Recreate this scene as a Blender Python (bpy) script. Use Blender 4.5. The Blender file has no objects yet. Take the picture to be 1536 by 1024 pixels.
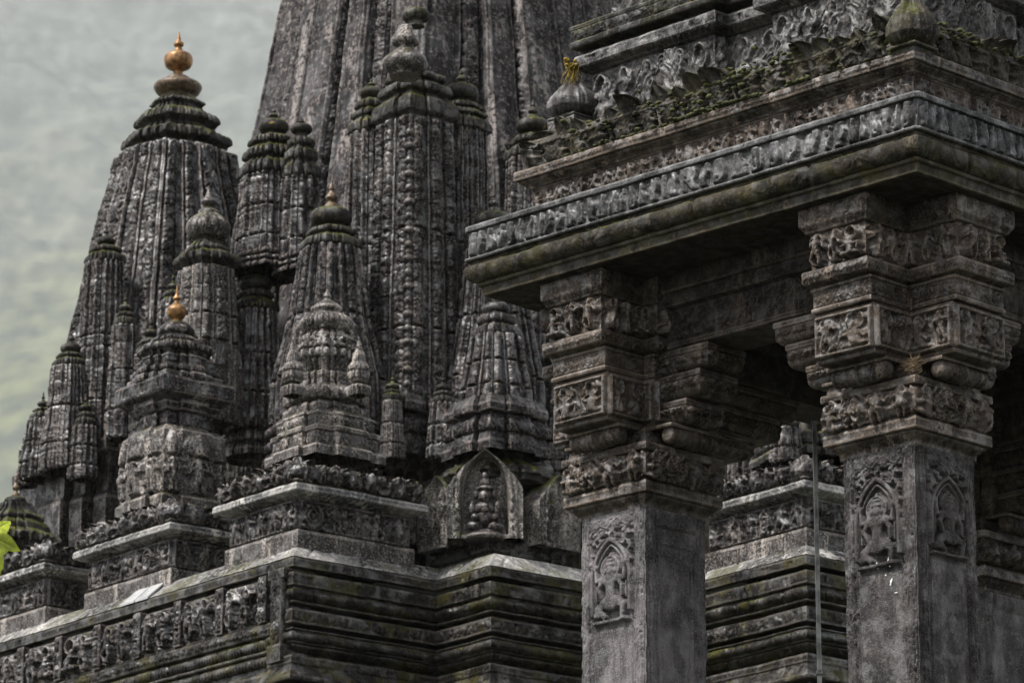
import bpy, math, random
import numpy as np
from mathutils import Vector

# ------------------------------------------------------------------ scene
S = bpy.context.scene
COL = S.collection
rng = np.random.default_rng(7)
random.seed(7)
R2 = math.sqrt(.5)
FPX = 6400.0                      # focal length in photo pixels (150 mm on 36 mm)
PITCH = math.radians(16)
CAM = np.array([0., 0., 1.6])
CE, SE = math.cos(PITCH), math.sin(PITCH)


def at(px, py, d):
    """point seen at a photo pixel, at depth d along the lens axis"""
    a, b = (px - 768) / FPX, (512 - py) / FPX
    return CAM + np.array([a, CE - b * SE, SE + b * CE]) * d


# ------------------------------------------------------------------ noise
def _h(ix, iy, iz):
    h = (ix * np.uint32(374761393) + iy * np.uint32(668265263) + iz * np.uint32(2246822519)).astype(np.uint32)
    h = (h ^ (h >> np.uint32(13))) * np.uint32(1274126177)
    h = h ^ (h >> np.uint32(16))
    return (h & np.uint32(0xFFFFFF)).astype(np.float32) / np.float32(0xFFFFFF)


def vnoise(x, y, z):
    x, y, z = np.broadcast_arrays(x, y, z)
    fx, fy, fz = np.floor(x), np.floor(y), np.floor(z)
    ix, iy, iz = [(f.astype(np.int64) & 0xFFFFFFFF).astype(np.uint32) for f in (fx, fy, fz)]
    tx, ty, tz = (x - fx), (y - fy), (z - fz)
    tx, ty, tz = [t * t * (3 - 2 * t) for t in (tx, ty, tz)]
    o = np.uint32(1)
    c = 0
    for a in (0, 1):
        wx = tx if a else 1 - tx
        for b in (0, 1):
            wy = ty if b else 1 - ty
            for g in (0, 1):
                wz = tz if g else 1 - tz
                c = c + wx * wy * wz * _h(ix + o * a, iy + o * b, iz + o * g)
    return c


def fbm(x, y, z, o=3):
    s, a, t = 0, .5, 0
    for k in range(o):
        s = s + a * vnoise(x * 2 ** k + 17.3 * k, y * 2 ** k + 5.1 * k, z * 2 ** k + 9.7 * k)
        t += a
        a *= .5
    return s / t


def sst(a, b, x):
    t = np.clip((x - a) / (b - a), 0, 1)
    return t * t * (3 - 2 * t)


def hsh(i, s=0):
    i = np.asarray(i)
    return (np.abs(np.sin(i * 12.9898 + s * 78.233 + 1.7) * 43758.5453)) % 1


# ------------------------------------------------------------------ mesh builder
class MB:
    def __init__(self):
        self.v, self.q, self.n, self.c = [], [], [], 0
        self.m = []

    def verts(self, a):
        a = np.asarray(a, float).reshape(-1, 3)
        s = self.c
        self.v.append(a)
        self.c += len(a)
        return s

    def grid(self, P, wrap=False, flip=False, worn=0):
        """P: (rows, cols, 3); faces look along dcol x drow"""
        r, c = P.shape[:2]
        s = self.verts(P)
        i = np.arange(r * c).reshape(r, c) + s
        if wrap:
            i = np.concatenate([i, i[:, :1]], 1)
        q = np.stack([i[:-1, :-1], i[:-1, 1:], i[1:, 1:], i[1:, :-1]], -1).reshape(-1, 4)
        self.q.append(q[:, ::-1] if flip else q)
        self.m.append(np.full(len(q), worn, np.int32))
        return s

    def ngon(self, pts, flip=False):
        s = self.verts(pts)
        ids = list(range(s, s + len(pts)))
        self.n.append(ids[::-1] if flip else ids)

    def build(self, name, mat, parent=None, weather=0.0, wscale=1.0, seed=0., loc=None, rotz=None, smooth=True):
        V = np.concatenate(self.v) if self.v else np.zeros((0, 3))
        if weather:
            p = V * wscale + seed
            d = np.zeros_like(V)
            for k in range(3):
                o = 31.7 * k + 3.3
                d[:, k] = (fbm(p[:, 0] * 9 + o, p[:, 1] * 9 - o, p[:, 2] * 9 + 2 * o, 2) - .5) * 1.7 \
                    + (vnoise(p[:, 0] * 46 + o, p[:, 1] * 46 + o, p[:, 2] * 46 - o) - .5) * .6 \
                    + (vnoise(p[:, 0] * 2 + o, p[:, 1] * 2 + o, p[:, 2] * 2 - o) - .5) * 2.2
            V = V + d * weather
        Q = np.concatenate(self.q) if self.q else np.zeros((0, 4), int)
        loops = Q.reshape(-1)
        tot = [4] * len(Q)
        if self.n:
            loops = np.concatenate([loops] + [np.array(x) for x in self.n])
        tot = np.concatenate([np.full(len(Q), 4), np.array([len(x) for x in self.n], int)]).astype(np.int32)
        st = np.concatenate([[0], np.cumsum(tot)[:-1]]).astype(np.int32) if len(tot) else np.zeros(0, np.int32)
        me = bpy.data.meshes.new(name)
        me.vertices.add(len(V))
        me.vertices.foreach_set('co', V.astype(np.float32).ravel())
        me.loops.add(len(loops))
        me.loops.foreach_set('vertex_index', loops.astype(np.int32))
        me.polygons.add(len(tot))
        me.polygons.foreach_set('loop_start', st)
        me.polygons.foreach_set('loop_total', tot)
        sm = np.ones(len(tot), bool) if smooth else np.zeros(len(tot), bool)
        if self.n:
            sm[len(Q):] = False
        me.polygons.foreach_set('use_smooth', sm)
        me.update(calc_edges=True)
        me.materials.append(mat)
        mi = np.concatenate(self.m + [np.zeros(len(self.n), np.int32)]) if (self.m or self.n) else np.zeros(0, np.int32)
        if mi.any() and mat.name in STONES:
            me.materials.append(lit_worn_edge(mat.name))
            me.polygons.foreach_set('material_index', mi)
        o = bpy.data.objects.new(name, me)
        COL.objects.link(o)
        if parent:
            o.parent = parent
        if loc is not None:
            o.location = loc
        if rotz is not None:
            o.rotation_euler = (0, 0, rotz)
        return o


def thing(name, label, cat, loc=(0, 0, 0), rotz=0., group=None):
    o = bpy.data.objects.new(name, None)
    o.empty_display_size = .1
    COL.objects.link(o)
    o.location = tuple(loc)
    o.rotation_euler = (0, 0, rotz)
    return tag(o, label, cat, group)


def tag(o, label, cat, group=None):
    o['label'] = label
    o['category'] = cat
    if group:
        o['group'] = group
    return o


def struct(o, kind='structure'):
    o['kind'] = kind
    return o


# ------------------------------------------------------------------ plans and profiles
def rect(x0, y0, x1, y1):
    return np.array([(x0, y0), (x1, y0), (x1, y1), (x0, y1)], float)


def plus(c0, c1, lx, ly, hx, hy):
    return np.array([(c0, ly), (c1, ly), (c1, c0), (hx, c0), (hx, c1), (c1, c1), (c1, hy), (c0, hy), (c0, c1),
                     (lx, c1), (lx, c0), (c0, c0)], float)


def chamfer(P, c):
    out = []
    n = len(P)
    for i in range(n):
        a, b, d = P[i - 1], P[i], P[(i + 1) % n]
        u, w = (a - b) / np.linalg.norm(a - b), (d - b) / np.linalg.norm(d - b)
        k = min(c, .3 * np.linalg.norm(a - b), .3 * np.linalg.norm(d - b))
        out += [b + u * k, b + w * k]
    return np.array(out)


def ratha(steps, cham=0.):
    """half-side 1 square with stepped projections: steps = [(end of pilaster 0..1 from the corner, projection)]"""
    q = [(-1., -1.)]
    off = 0.
    for e, d in steps:
        t = -1 + e
        q.append((-1 - off, t))
        off += d
        q.append((-1 - off, t))
    side = [np.array(p) for p in q]            # corner towards the middle of the left (-x) side
    m = [np.array((p[0], -p[1])) for p in side][::-1]
    left = side + m                            # left side from near corner to far corner, going +y
    left = left[:-1]
    pts = []
    for k in range(4):                         # clockwise sides -> reverse at the end
        a = -k * math.pi / 2
        M = np.array([(math.cos(a), -math.sin(a)), (math.sin(a), math.cos(a))])
        pts += [M @ p for p in left]
    P = np.array(pts)[::-1]
    if cham:
        P = chamfer(P, cham)
    return P


class Prof:
    """bottom to top list of elements: points (offset, z) and the carving of that strip"""

    def __init__(self, off, z):
        self.p = (off, z)
        self.e = []

    def to(self, off, z, carve=None, amp=0.):
        self.e.append((np.array([self.p, (off, z)], float), carve, amp, False))
        self.p = (off, z)
        return self

    def torus(self, z1, b, carve=None, amp=0., off1=None, n=10):
        o0, z0 = self.p
        o1 = o0 if off1 is None else off1
        t = np.linspace(0, math.pi, n)
        k = (1 - np.cos(t)) / 2
        pts = np.stack([o0 + (o1 - o0) * k + b * np.sin(t), z0 + (z1 - z0) * k], 1)
        self.e.append((pts, carve, amp, True))
        self.p = (o1, z1)
        return self

    def cyma(self, off, z1, carve=None, amp=0., n=10):
        o0, z0 = self.p
        t = np.linspace(0, 1, n)
        k = t * t * (3 - 2 * t)
        pts = np.stack([o0 + (off - o0) * k, z0 + (z1 - z0) * t], 1)
        self.e.append((pts, carve, amp, True))
        self.p = (off, z1)
        return self

    def curve(self, pts, carve=None, amp=0.):
        pts = np.array([self.p] + list(pts), float)
        self.e.append((pts, carve, amp, True))
        self.p = tuple(pts[-1])
        return self


def resample(pts, res):
    seg = np.linalg.norm(np.diff(pts, axis=0), axis=1)
    s = np.concatenate([[0], np.cumsum(seg)])
    n = max(1, int(math.ceil(s[-1] / res)))
    t = np.linspace(0, s[-1], n + 1)
    return np.stack([np.interp(t, s, pts[:, 0]), np.interp(t, s, pts[:, 1])], 1), t, s[-1]


def sweep(mb, plan, prof, res=.01, closed=True, scaled=False, top=False, bottom=False, view=(-R2, -R2), back=4., win=None, ctr=(0, 0)):
    """carry a moulding profile along a plan; scaled: offset is a factor of the plan instead of a distance"""
    plan = np.asarray(plan, float)
    n = len(plan)
    E = [(i, (i + 1) % n) for i in range(n if closed else n - 1)]
    d = np.array([plan[j] - plan[i] for i, j in E])
    ln = np.linalg.norm(d, axis=1)
    N = np.stack([d[:, 1], -d[:, 0]], 1) / ln[:, None]
    M = np.zeros((n, 2))
    for i in range(n):
        if closed:
            a, b = N[i - 1], N[i]
        else:
            a, b = N[max(i - 1, 0)], N[min(i, len(E) - 1)]
        M[i] = (a + b) / (1 + a @ b)
    zmax = max(abs(e[0][:, 0]).max() for e in prof.e)
    bv = res * 1.25
    els = []
    for pts, carve, amp, cu in prof.e:
        pts = pts.copy()
        if els:
            q0 = els[-1][0]
            d1, d2 = q0[-1] - q0[-2], pts[1] - pts[0]
            l1, l2 = np.linalg.norm(d1), np.linalg.norm(d2)
            if l1 > 1e-6 and l2 > 1e-6 and (d1[0] * d2[1] - d1[1] * d2[0]) / (l1 * l2) > .35:
                c1, c2 = min(bv, .33 * l1), min(bv, .33 * l2)
                a, c = q0[-1] - d1 / l1 * c1, pts[0] + d2 / l2 * c2
                q0[-1] = a
                m = (a + c) / 2 + (pts[0] - (a + c) / 2) * .4
                pts[0] = c
                els.append([np.array([a, m, c]), None, 0., 2])
        els.append([pts, carve, amp, cu])
    for k, (i, j) in enumerate(E):
        f = N[k] @ np.array(view) > .05
        L = ln[k] * (1 if not scaled else zmax)
        r = res if f else res * back
        nu = max(1, int(math.ceil(L / r)))
        t = np.linspace(0, 1, nu + 1)
        P = plan[i][None] * (1 - t[:, None]) + plan[j][None] * t[:, None]
        Mi = M[i][None] * (1 - t[:, None]) + M[j][None] * t[:, None]
        u = t * L
        w = win if win is not None else 1.5 * res
        wu = np.clip(np.minimum(u, L - u) / w, 0, 1)
        for pts, carve, amp, curved in els:
            rr = r if (carve is not None) else (r * 1.5 if curved else r * 3)
            if scaled:
                q, v, H = resample(pts * np.array([L / 2 if L > 0 else 1, 1]) if False else pts, rr)
            else:
                q, v, H = resample(pts, rr)
            if scaled:
                XY = P[None] * q[:, 0][:, None, None]
            else:
                XY = P[None] + Mi[None] * q[:, 0][:, None, None]
            G = np.empty((len(q), nu + 1, 3))
            G[..., :2] = XY + np.array(ctr)
            G[..., 2] = q[:, 1][:, None]
            if carve is not None and f:
                tg = np.gradient(q, axis=0)
                tg /= np.linalg.norm(tg, axis=1)[:, None] + 1e-9
                no, nz = tg[:, 1], -tg[:, 0]
                if scaled:
                    no, nz = np.ones(len(q)), np.zeros(len(q))
                hh = carve(u[None, :], v[:, None], L, H, N[k]) * amp
                wv = np.clip(np.minimum(v, H - v) / w, 0, 1)
                hh = hh * wu[None, :] * wv[:, None]
                G[..., 0] += hh * N[k][0] * no[:, None]
                G[..., 1] += hh * N[k][1] * no[:, None]
                G[..., 2] += hh * nz[:, None]
            mb.grid(G, worn=int(curved == 2))  # bevel strips get the paler stone: wear plus painted edge highlight
    for flag, el, idx in ((top, prof.e[-1], -1), (bottom, prof.e[0], 0)):
        if flag:
            o, z = el[0][idx]
            XY = plan * o if scaled else plan + M * o
            XY = XY + np.array(ctr)
            pts = np.concatenate([XY, np.full((n, 1), z)], 1)
            mb.ngon(pts, flip=(idx == 0))


def lathe(mb, prof, n=40, c=(0, 0), ribs=0, amp=0., twist=0., res=None, cap=True):
    """prof: (r, z) from bottom to top"""
    prof = np.array(prof, float)
    if res:
        prof, _, _ = resample(prof, res)
    a = np.linspace(0, 2 * math.pi, n, endpoint=False)
    r = np.repeat(prof[:, :1], n, 1)
    if ribs:
        k = np.abs(np.sin((a[None, :] + twist * prof[:, 1:2]) * ribs / 2)) - .6
        r = r * (1 + amp * k)
    G = np.stack([c[0] + r * np.cos(a)[None], c[1] + r * np.sin(a)[None], np.repeat(prof[:, 1:2], n, 1)], -1)
    mb.grid(G, wrap=True)
    if cap:
        mb.ngon(G[-1])
        mb.ngon(G[0], flip=True)


def smoothprof(pts, k=8):
    """Catmull-Rom through lathe profile points"""
    P = np.array(pts, float)
    P = np.concatenate([[2 * P[0] - P[1]], P, [2 * P[-1] - P[-2]]])
    out = []
    for i in range(1, len(P) - 2):
        for t in np.linspace(0, 1, k, endpoint=False):
            a, b, c, d = P[i - 1], P[i], P[i + 1], P[i + 2]
            out.append(.5 * ((2 * b) + (-a + c) * t + (2 * a - 5 * b + 4 * c - d) * t * t + (-a + 3 * b - 3 * c + d) * t ** 3))
    out.append(P[-2])
    o = np.array(out)
    o[:, 0] = np.maximum(o[:, 0], .0005)
    return o


def tube(mb, pts, r, n=10):
    pts = np.array(pts, float)
    r = np.broadcast_to(np.asarray(r, float), (len(pts),))
    T = np.gradient(pts, axis=0)
    T /= np.linalg.norm(T, axis=1)[:, None] + 1e-9
    up = np.array([0.31, .22, .92])
    A = np.cross(T, up)
    A /= np.linalg.norm(A, axis=1)[:, None] + 1e-9
    B = np.cross(T, A)
    a = np.linspace(0, 2 * math.pi, n, endpoint=False)
    G = pts[:, None] + r[:, None, None] * (A[:, None] * np.cos(a)[None, :, None] + B[:, None] * np.sin(a)[None, :, None])
    mb.grid(G, wrap=True, flip=False)
    mb.ngon(G[-1]); mb.ngon(G[0], flip=True)


def blob(mb, c, r, n=10):
    """ellipsoid"""
    th = np.linspace(0.02, math.pi - .02, n)
    ph = np.linspace(0, 2 * math.pi, 2 * n, endpoint=False)
    G = np.stack([c[0] + r[0] * np.sin(th)[:, None] * np.cos(ph), c[1] + r[1] * np.sin(th)[:, None] * np.sin(ph),
                  c[2] - r[2] * np.cos(th)[:, None] * np.ones_like(ph)], -1)
    mb.grid(G, wrap=True)


# ------------------------------------------------------------------ carving tiles (height maps, rows bottom to top)
def axes(w=1., h=1., n=96):
    nx = int(n * w / max(w, h)); ny = int(n * h / max(w, h))
    return np.meshgrid(np.linspace(-w / 2, w / 2, nx), np.linspace(0, h, ny))


def dome(X, Y, cx, cy, a, b, rot=0.):
    dx, dy = X - cx, Y - cy
    if rot:
        c, s = math.cos(rot), math.sin(rot)
        dx, dy = c * dx + s * dy, -s * dx + c * dy
    return np.sqrt(np.maximum(0, 1 - (dx / a) ** 2 - (dy / b) ** 2))


def caps(X, Y, p, q, r, r2=None):
    p, q = np.array(p), np.array(q)
    d = q - p
    t = np.clip(((X - p[0]) * d[0] + (Y - p[1]) * d[1]) / (d @ d + 1e-9), 0, 1)
    rr = r + ((r2 if r2 is not None else r) - r) * t
    D = np.hypot(X - p[0] - t * d[0], Y - p[1] - t * d[1])
    return np.sqrt(np.maximum(0, 1 - (D / rr) ** 2)) * np.minimum(1, rr / .1)


def stroke(X, Y, pts, r):
    D = np.full(X.shape, 9.)
    for a, b in zip(pts[:-1], pts[1:]):
        d = np.subtract(b, a)
        t = np.clip(((X - a[0]) * d[0] + (Y - a[1]) * d[1]) / (d @ d + 1e-9), 0, 1)
        D = np.minimum(D, np.hypot(X - a[0] - t * d[0], Y - a[1] - t * d[1]))
    return np.sqrt(np.maximum(0, 1 - (D / r) ** 2))


def mx(*a):
    o = a[0]
    for b in a[1:]:
        o = np.maximum(o, b)
    return o


def figure(X, Y, g, seated=False):
    """small worn deity about 1 tall standing on Y = 0"""
    lean = g.uniform(-.07, .07)
    if seated:
        h = mx(dome(X, Y, 0, .17, .3, .13), dome(X, Y, -.24, .16, .14, .11), dome(X, Y, .24, .16, .14, .11))
        hip = .25
    else:
        k = g.uniform(.02, .13)
        h = mx(caps(X, Y, (-.07, .42), (-.08 - k, .22), .095, .075), caps(X, Y, (-.08 - k, .22), (-.08, .02), .075, .055),
               caps(X, Y, (.07, .42), (.08 + k * .4, .22), .095, .075), caps(X, Y, (.08 + k * .4, .22), (.1, .02), .075, .055))
        hip = .42
    t = hip + .28
    h = mx(h, caps(X, Y, (0, hip), (lean, t), .13, .15), dome(X, Y, lean, t, .19, .08),
           dome(X, Y, lean * 1.2, t + .15, .085, .1) * .95, caps(X, Y, (lean, t + .24), (lean, t + .36), .075, .03) * .8)
    for s in (-1, 1):
        sh = (lean + s * .17, t)
        el = (lean + s * g.uniform(.25, .33), t - g.uniform(-.1, .2))
        ha = (lean + s * g.uniform(.1, .34), t + g.uniform(-.3, .25))
        h = mx(h, caps(X, Y, sh, el, .06, .05) * .85, caps(X, Y, el, ha, .05, .045) * .8)
    return h


def tile_fig(seed, w=.8):
    g = np.random.default_rng(seed)
    X, Y = axes(w, 1.1)
    se = g.random() < .45
    h = figure(X * 1.02, (Y - .04) * (1.25 if se else 1.0), g, se) * .9
    halo = np.abs(np.hypot(X, Y - .8) - .2)
    h = mx(h, .35 * np.sqrt(np.maximum(0, 1 - (halo / .04) ** 2)))
    bg = fbm(X * 7 + seed, Y * 7, 3.1 + 0 * X, 2)
    h = mx(h, .14 * sst(.5, .62, bg))
    return h


def tile_scroll(seed=0):
    X, Y = axes(1., 1.)
    t = np.linspace(0, 1, 40)
    h = stroke(X, Y, [(x - .5, .5 + .3 * math.sin(2 * math.pi * x)) for x in t], .06) * .7
    for cx, cy, sg in ((-.25, .42, 1), (.25, .58, -1)):
        a = np.linspace(0, 4.3 * math.pi, 60)
        r = .24 * (1 - a / (4.6 * math.pi))
        h = mx(h, stroke(X, Y, [(cx + rr * math.cos(x) * sg, cy + rr * math.sin(x)) for x, rr in zip(a, r)], .045) * .85,
               dome(X, Y, cx, cy, .08, .08))
    for k in range(7):
        g = hsh(k, seed + 2)
        h = mx(h, dome(X, Y, -.45 + k * .15, .12 if k % 2 else .88, .09, .05, float(g * 3)) * .7)
    return h


def tile_gavaksha():
    X, Y = axes(1., 1.)
    r = np.hypot(X, (Y - .48) * 1.05)
    ring = lambda q, w: np.sqrt(np.maximum(0, 1 - ((r - q) / w) ** 2))
    top = caps(X, Y, (0, .85), (0, 1.0), .1, .03)
    h = mx(ring(.36, .08), ring(.2, .06) * .8, dome(X, Y, 0, .48, .1, .12), top)
    h = mx(h, dome(X, Y, -.38, .1, .12, .1), dome(X, Y, .38, .1, .12, .1), dome(X, Y, -.2, .06, .1, .07) * .7, dome(X, Y, .2, .06, .1, .07) * .7)
    return h


def tile_petal():
    X, Y = axes(1., 1.)
    wd = .46 * np.sqrt(np.clip(1 - (Y - .35) ** 2 / .44, 0, 1)) * np.where(Y > .55, 1 - .35 * (Y - .55) / .45, 1)
    e = 1 - np.abs(X) / (wd + 1e-3)
    h = np.sqrt(np.clip(e * 1.6, 0, 1))
    h = h - .25 * np.exp(-((e - .22) / .07) ** 2) + .2 * np.exp(-(X / .04) ** 2) * (e > 0)
    for s in (-1, 1):
        h = h - .12 * np.exp(-((X - s * .17 * (1 - Y * .6)) / .025) ** 2) * (e > 0)
    return np.clip(h, 0, 1.2)


def tile_leaf(seed=0):
    """curled acanthus leaf with lobes"""
    X, Y = axes(1., 1.)
    wd = (.44 - .2 * Y) * (1 + .22 * np.sin(Y * 22))
    e = 1 - np.abs(X) / (wd + 1e-3)
    h = np.clip(e * 2.2, 0, 1) ** .6 * (.75 + .25 * np.cos((Y - np.abs(X) * .9) * 38))
    h = mx(h, np.exp(-(X / .05) ** 2) * (Y < .95))
    a = np.linspace(0, 3.4 * math.pi, 40)
    for s in (-1, 1):
        h = mx(h, stroke(X, Y, [(s * (.27 + .16 * (1 - q / 12) * math.cos(q)), .78 + .16 * (1 - q / 12) * math.sin(q)) for q in a], .035) * .9)
    return h


def tile_worn(seed):
    """worn upright shapes standing off a dark ground: flat faces, deep gaps"""
    g = np.random.default_rng(seed)
    X, Y = axes(1., 1.1)
    h = 0 * X
    for k in range(g.integers(2, 5)):
        cx, cy = g.uniform(-.18, .18), g.uniform(.25, .85)
        h = h + 1.4 * dome(X, Y, cx, cy, g.uniform(.14, .3), g.uniform(.22, .42), g.uniform(-.5, .5))
    h = mx(h, caps(X, Y, (g.uniform(-.3, .3), .05), (g.uniform(-.2, .2), .95), .16, .12) * 1.4)
    n = fbm(X * 5 + seed * 3.1, Y * 5, 0 * X + seed, 2)
    h = np.clip(h, 0, 1) * sst(.22, .38, n + .12)
    return h * (.8 + .35 * (n - .5)) + .12 * (fbm(X * 14, Y * 14, 0 * X + seed, 2) - .5)


def tile_deity(seed=1):
    """four-armed deity under a pointed arch, 0.6 wide 1 tall"""
    g = np.random.default_rng(seed)
    X, Y = axes(.62, 1.0, 300)
    # arch
    ax = np.abs(X)
    arch = np.hypot(ax + .22, Y - .48) - .5                       # pointed arch, two arcs
    arch = np.where(Y > .48, arch, ax - .28)
    h = .45 * np.sqrt(np.maximum(0, 1 - (arch / .03) ** 2)) * (Y > .1)
    h = mx(h, .28 * np.sqrt(np.maximum(0, 1 - ((arch + .06) / .018) ** 2)) * (Y > .25))
    fo = fbm(X * 22, Y * 22, 0 * X + seed, 2)
    h = mx(h, np.where(arch > .03, .42 * sst(.45, .58, fo), 0))
    B = []
    c = lambda p, q, r, r2=None, k=1.: B.append(caps(X, Y, p, q, r, r2) / min(1, max(r, r2 or r) / .1) * k * .9)
    d = lambda *a, k=1.: B.append(dome(X, Y, *a) * k)
    # legs: seated, knees out, one hanging
    d(0, .2, .12, .07, k=.9)
    c((-.06, .24), (-.19, .16), .058, .05); c((-.19, .16), (-.1, .07), .048, .035)
    c((.06, .24), (.19, .18), .058, .05); c((.19, .18), (.17, .03), .045, .032)
    d(-.2, .1, .06, .045, k=.9); d(.18, .02, .06, .03)
    # torso and chest
    c((0, .25), (0, .36), .075, .07); c((0, .36), (0, .46), .07, .105)
    d(-.05, .455, .055, .045); d(.05, .455, .055, .045)
    for s in (-1, 1):
        c((s * .11, .48), (s * .17, .39), .038, .032)
        c((s * .17, .39), (s * (.12 + .05 * (s > 0)), .28), .03, .024, .95)
        c((s * .11, .5), (s * .2, .47), .034, .028, .85); c((s * .2, .47), (s * .215, .6), .028, .022, .85)
        d(s * .22, .63, .032, .045, k=.85)
    # head, crown
    d(0, .575, .058, .07); d(0, .64, .07, .022, k=.95)
    c((0, .65), (0, .77), .062, .022, .85); d(0, .69, .064, .014); d(0, .73, .05, .012)
    d(-.07, .57, .02, .035, k=.7); d(.07, .57, .02, .035, k=.7)
    f = mx(*B)
    f = f - .12 * np.exp(-((np.hypot(X, Y - .52) - .06) / .008) ** 2) * (f > .3)
    f = f + .07 * (np.abs(np.sin(Y * 120)) > .8) * (f > .3) * (Y < .36)
    ha = np.hypot(X, Y - .6)
    f = mx(f, .5 * np.sqrt(np.maximum(0, 1 - ((ha - .13) / .018) ** 2)) * (Y > .52),
           .3 * (ha < .13) * (Y > .5))
    f = mx(f, .55 * (Y < .035) * (ax < .27))
    return mx(h, f) + .05 * (fo - .5)


T_FIG = [tile_fig(k) for k in range(12)]
T_WORN = [tile_worn(k) for k in range(14)]
T_SCR = [tile_scroll(k) for k in range(3)]
T_GAV = [tile_gavaksha()]
T_PET = [tile_petal()]
T_LEAF = [tile_leaf()]
T_DEI = [tile_deity(1), tile_deity(5)]
crisp = lambda h: np.where(h > 0, .62 * sst(.06, .34, h) + .42 * h, h)
T_WORN = [sst(.12, .42, q) * (.8 + .25 * q) for q in T_WORN]
T_FIG, T_SCR, T_GAV, T_LEAF, T_DEI = [[crisp(q) for q in t] for t in (T_FIG, T_SCR, T_GAV, T_LEAF, T_DEI)]


def samp(T, x, y):
    """bilinear look-up, x and y in 0..1"""
    ny, nx = T.shape
    x = np.clip(x, 0, 1) * (nx - 1.001); y = np.clip(y, 0, 1) * (ny - 1.001)
    i, j = x.astype(int), y.astype(int)
    a, b = x - i, y - j
    return T[j, i] * (1 - a) * (1 - b) + T[j, i + 1] * a * (1 - b) + T[j + 1, i] * (1 - a) * b + T[j + 1, i + 1] * a * b


def cells(T, w, seed=0, wear=.5, pad=.0):
    """row of tiles about w wide along u"""
    def fn(u, v, L, H, N):
        n = max(1, round(L / w))
        bd = np.arange(n + 1) + np.where((np.arange(n + 1) > 0) & (np.arange(n + 1) < n), (hsh(np.arange(n + 1) + round(L * 31), seed + 9) - .5) * .45, 0)
        c = u / L * n
        i = (np.searchsorted(bd, c.ravel(), side='right') - 1).clip(0, n - 1).reshape(c.shape)
        x = (c - bd[i]) / (bd[i + 1] - bd[i])
        i = i.astype(float)
        pick = (hsh(i + round(L * 97), seed) * len(T)).astype(int).clip(0, len(T) - 1)
        flip = hsh(i, seed + 5) > .5
        x = np.where(flip, 1 - x, x)
        y = v / H
        x, y = np.broadcast_arrays(x, y)
        pk = np.broadcast_to(pick, x.shape)
        o = np.zeros(x.shape)
        xs = (x - pad) / (1 - 2 * pad)
        for k in np.unique(pick):
            m = pk == k
            o[m] = samp(T[k], xs[m], y[m])
        o[(xs < 0) | (xs > 1)] = 0
        if wear:
            q = fbm(u * 7 + seed, v * 7, seed * 1.3, 2)
            o = o * (1 - wear * sst(.45, .75, q)) + .14 * (fbm(u * 40, v * 40, seed + 2.2, 2) - .5)
        return o
    return fn


def stack(T, seed=0, asp=1., border=.14, wear=.5, groove=True):
    """column of tiles up a narrow face"""
    def fn(u, v, L, H, N):
        b = border * L
        x = (u - b) / (L - 2 * b)
        n = max(1, round(H / ((L - 2 * b) * asp)))
        c = v / H * n
        i = np.floor(c).clip(0, n - 1)
        y = c - i
        x, y = np.broadcast_arrays(x, y)
        pick = np.broadcast_to((hsh(i, seed) * len(T)).astype(int).clip(0, len(T) - 1), x.shape)
        o = np.zeros(x.shape)
        for k in np.unique(pick):
            m = pick == k
            o[m] = samp(T[k], x[m], y[m])
        o = np.where((x < 0) | (x > 1), .75, o)
        o = np.where((np.abs(x) < .05) | (np.abs(x - 1) < .05), -.2, o)
        if wear:
            q = fbm(u * 7 + seed, v * 7, seed * 1.3, 2)
            o = o * (1 - wear * sst(.45, .75, q)) + .12 * (fbm(u * 34, v * 34, seed + 2.2, 2) - .5)
        return o
    return fn


def rough_carve(sc=9., seed=0, joint=.5):
    """dense worn scrollwork: curling cut lines that follow a warped field, rubbed away in patches"""
    def fn(u, v, L, H, N):
        wx = fbm(u * sc * .55, v * sc * .55, seed + 1.5, 2) - .5
        wy = fbm(u * sc * .55 + 9, v * sc * .55, seed + 7.5, 2) - .5
        q = vnoise(u * sc * .8 + wx * 3.2, v * sc * .6 + wy * 3.2 + 0 * u, seed + .5)
        r = np.sin(q * 24)
        h = sst(-.35, .55, r) * .75
        h = h * (.55 + .45 * sst(.3, .6, vnoise(u * sc * 1.2, v * sc * 1.2, seed + 6.5)))
        return h + .2 * (fbm(u * sc * 3, v * sc * 3, seed + 4.5, 2) - .5)
    return fn


def joints(w, seed=0, d=1., gw=.012):
    """upright masonry joints"""
    def fn(u, v, L, H, N):
        n = max(1, round(L / w))
        c = u / L * n
        i = np.floor(c)
        x = (c - i - .5 - (hsh(i, seed) - .5) * .5) * L / n
        h = -d * np.exp(-(x / gw) ** 2) + .25 * (hsh(np.floor(c + .5), seed + 3) - .5) + 0 * v
        q = fbm(u * 6, v * 6, seed + .7, 2)
        return h - .5 * sst(.55, .75, q) + .15 * (fbm(u * 30, v * 30, seed + .2, 2) - .5)
    return fn


def both(a, b, k=1.):
    return lambda u, v, L, H, N: a(u, v, L, H, N) + k * b(u, v, L, H, N)


def flutes(w):
    return lambda u, v, L, H, N: np.abs(np.sin(u / L * math.pi * max(1, round(L / w)))) - .5 + 0 * v


def border(fn, b=.1, bv=None):
    """raised frame round a carved field"""
    def g(u, v, L, H, N):
        bb = b
        vv = bb if bv is None else bv
        e = np.minimum(np.minimum(u, L - u) / bb, np.minimum(v, H - v) / vv)
        h = fn(u, v, L, H, N)
        return np.where(e < 1, .8, h) - .5 * np.exp(-((e - 1) / .12) ** 2)
    return g


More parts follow.
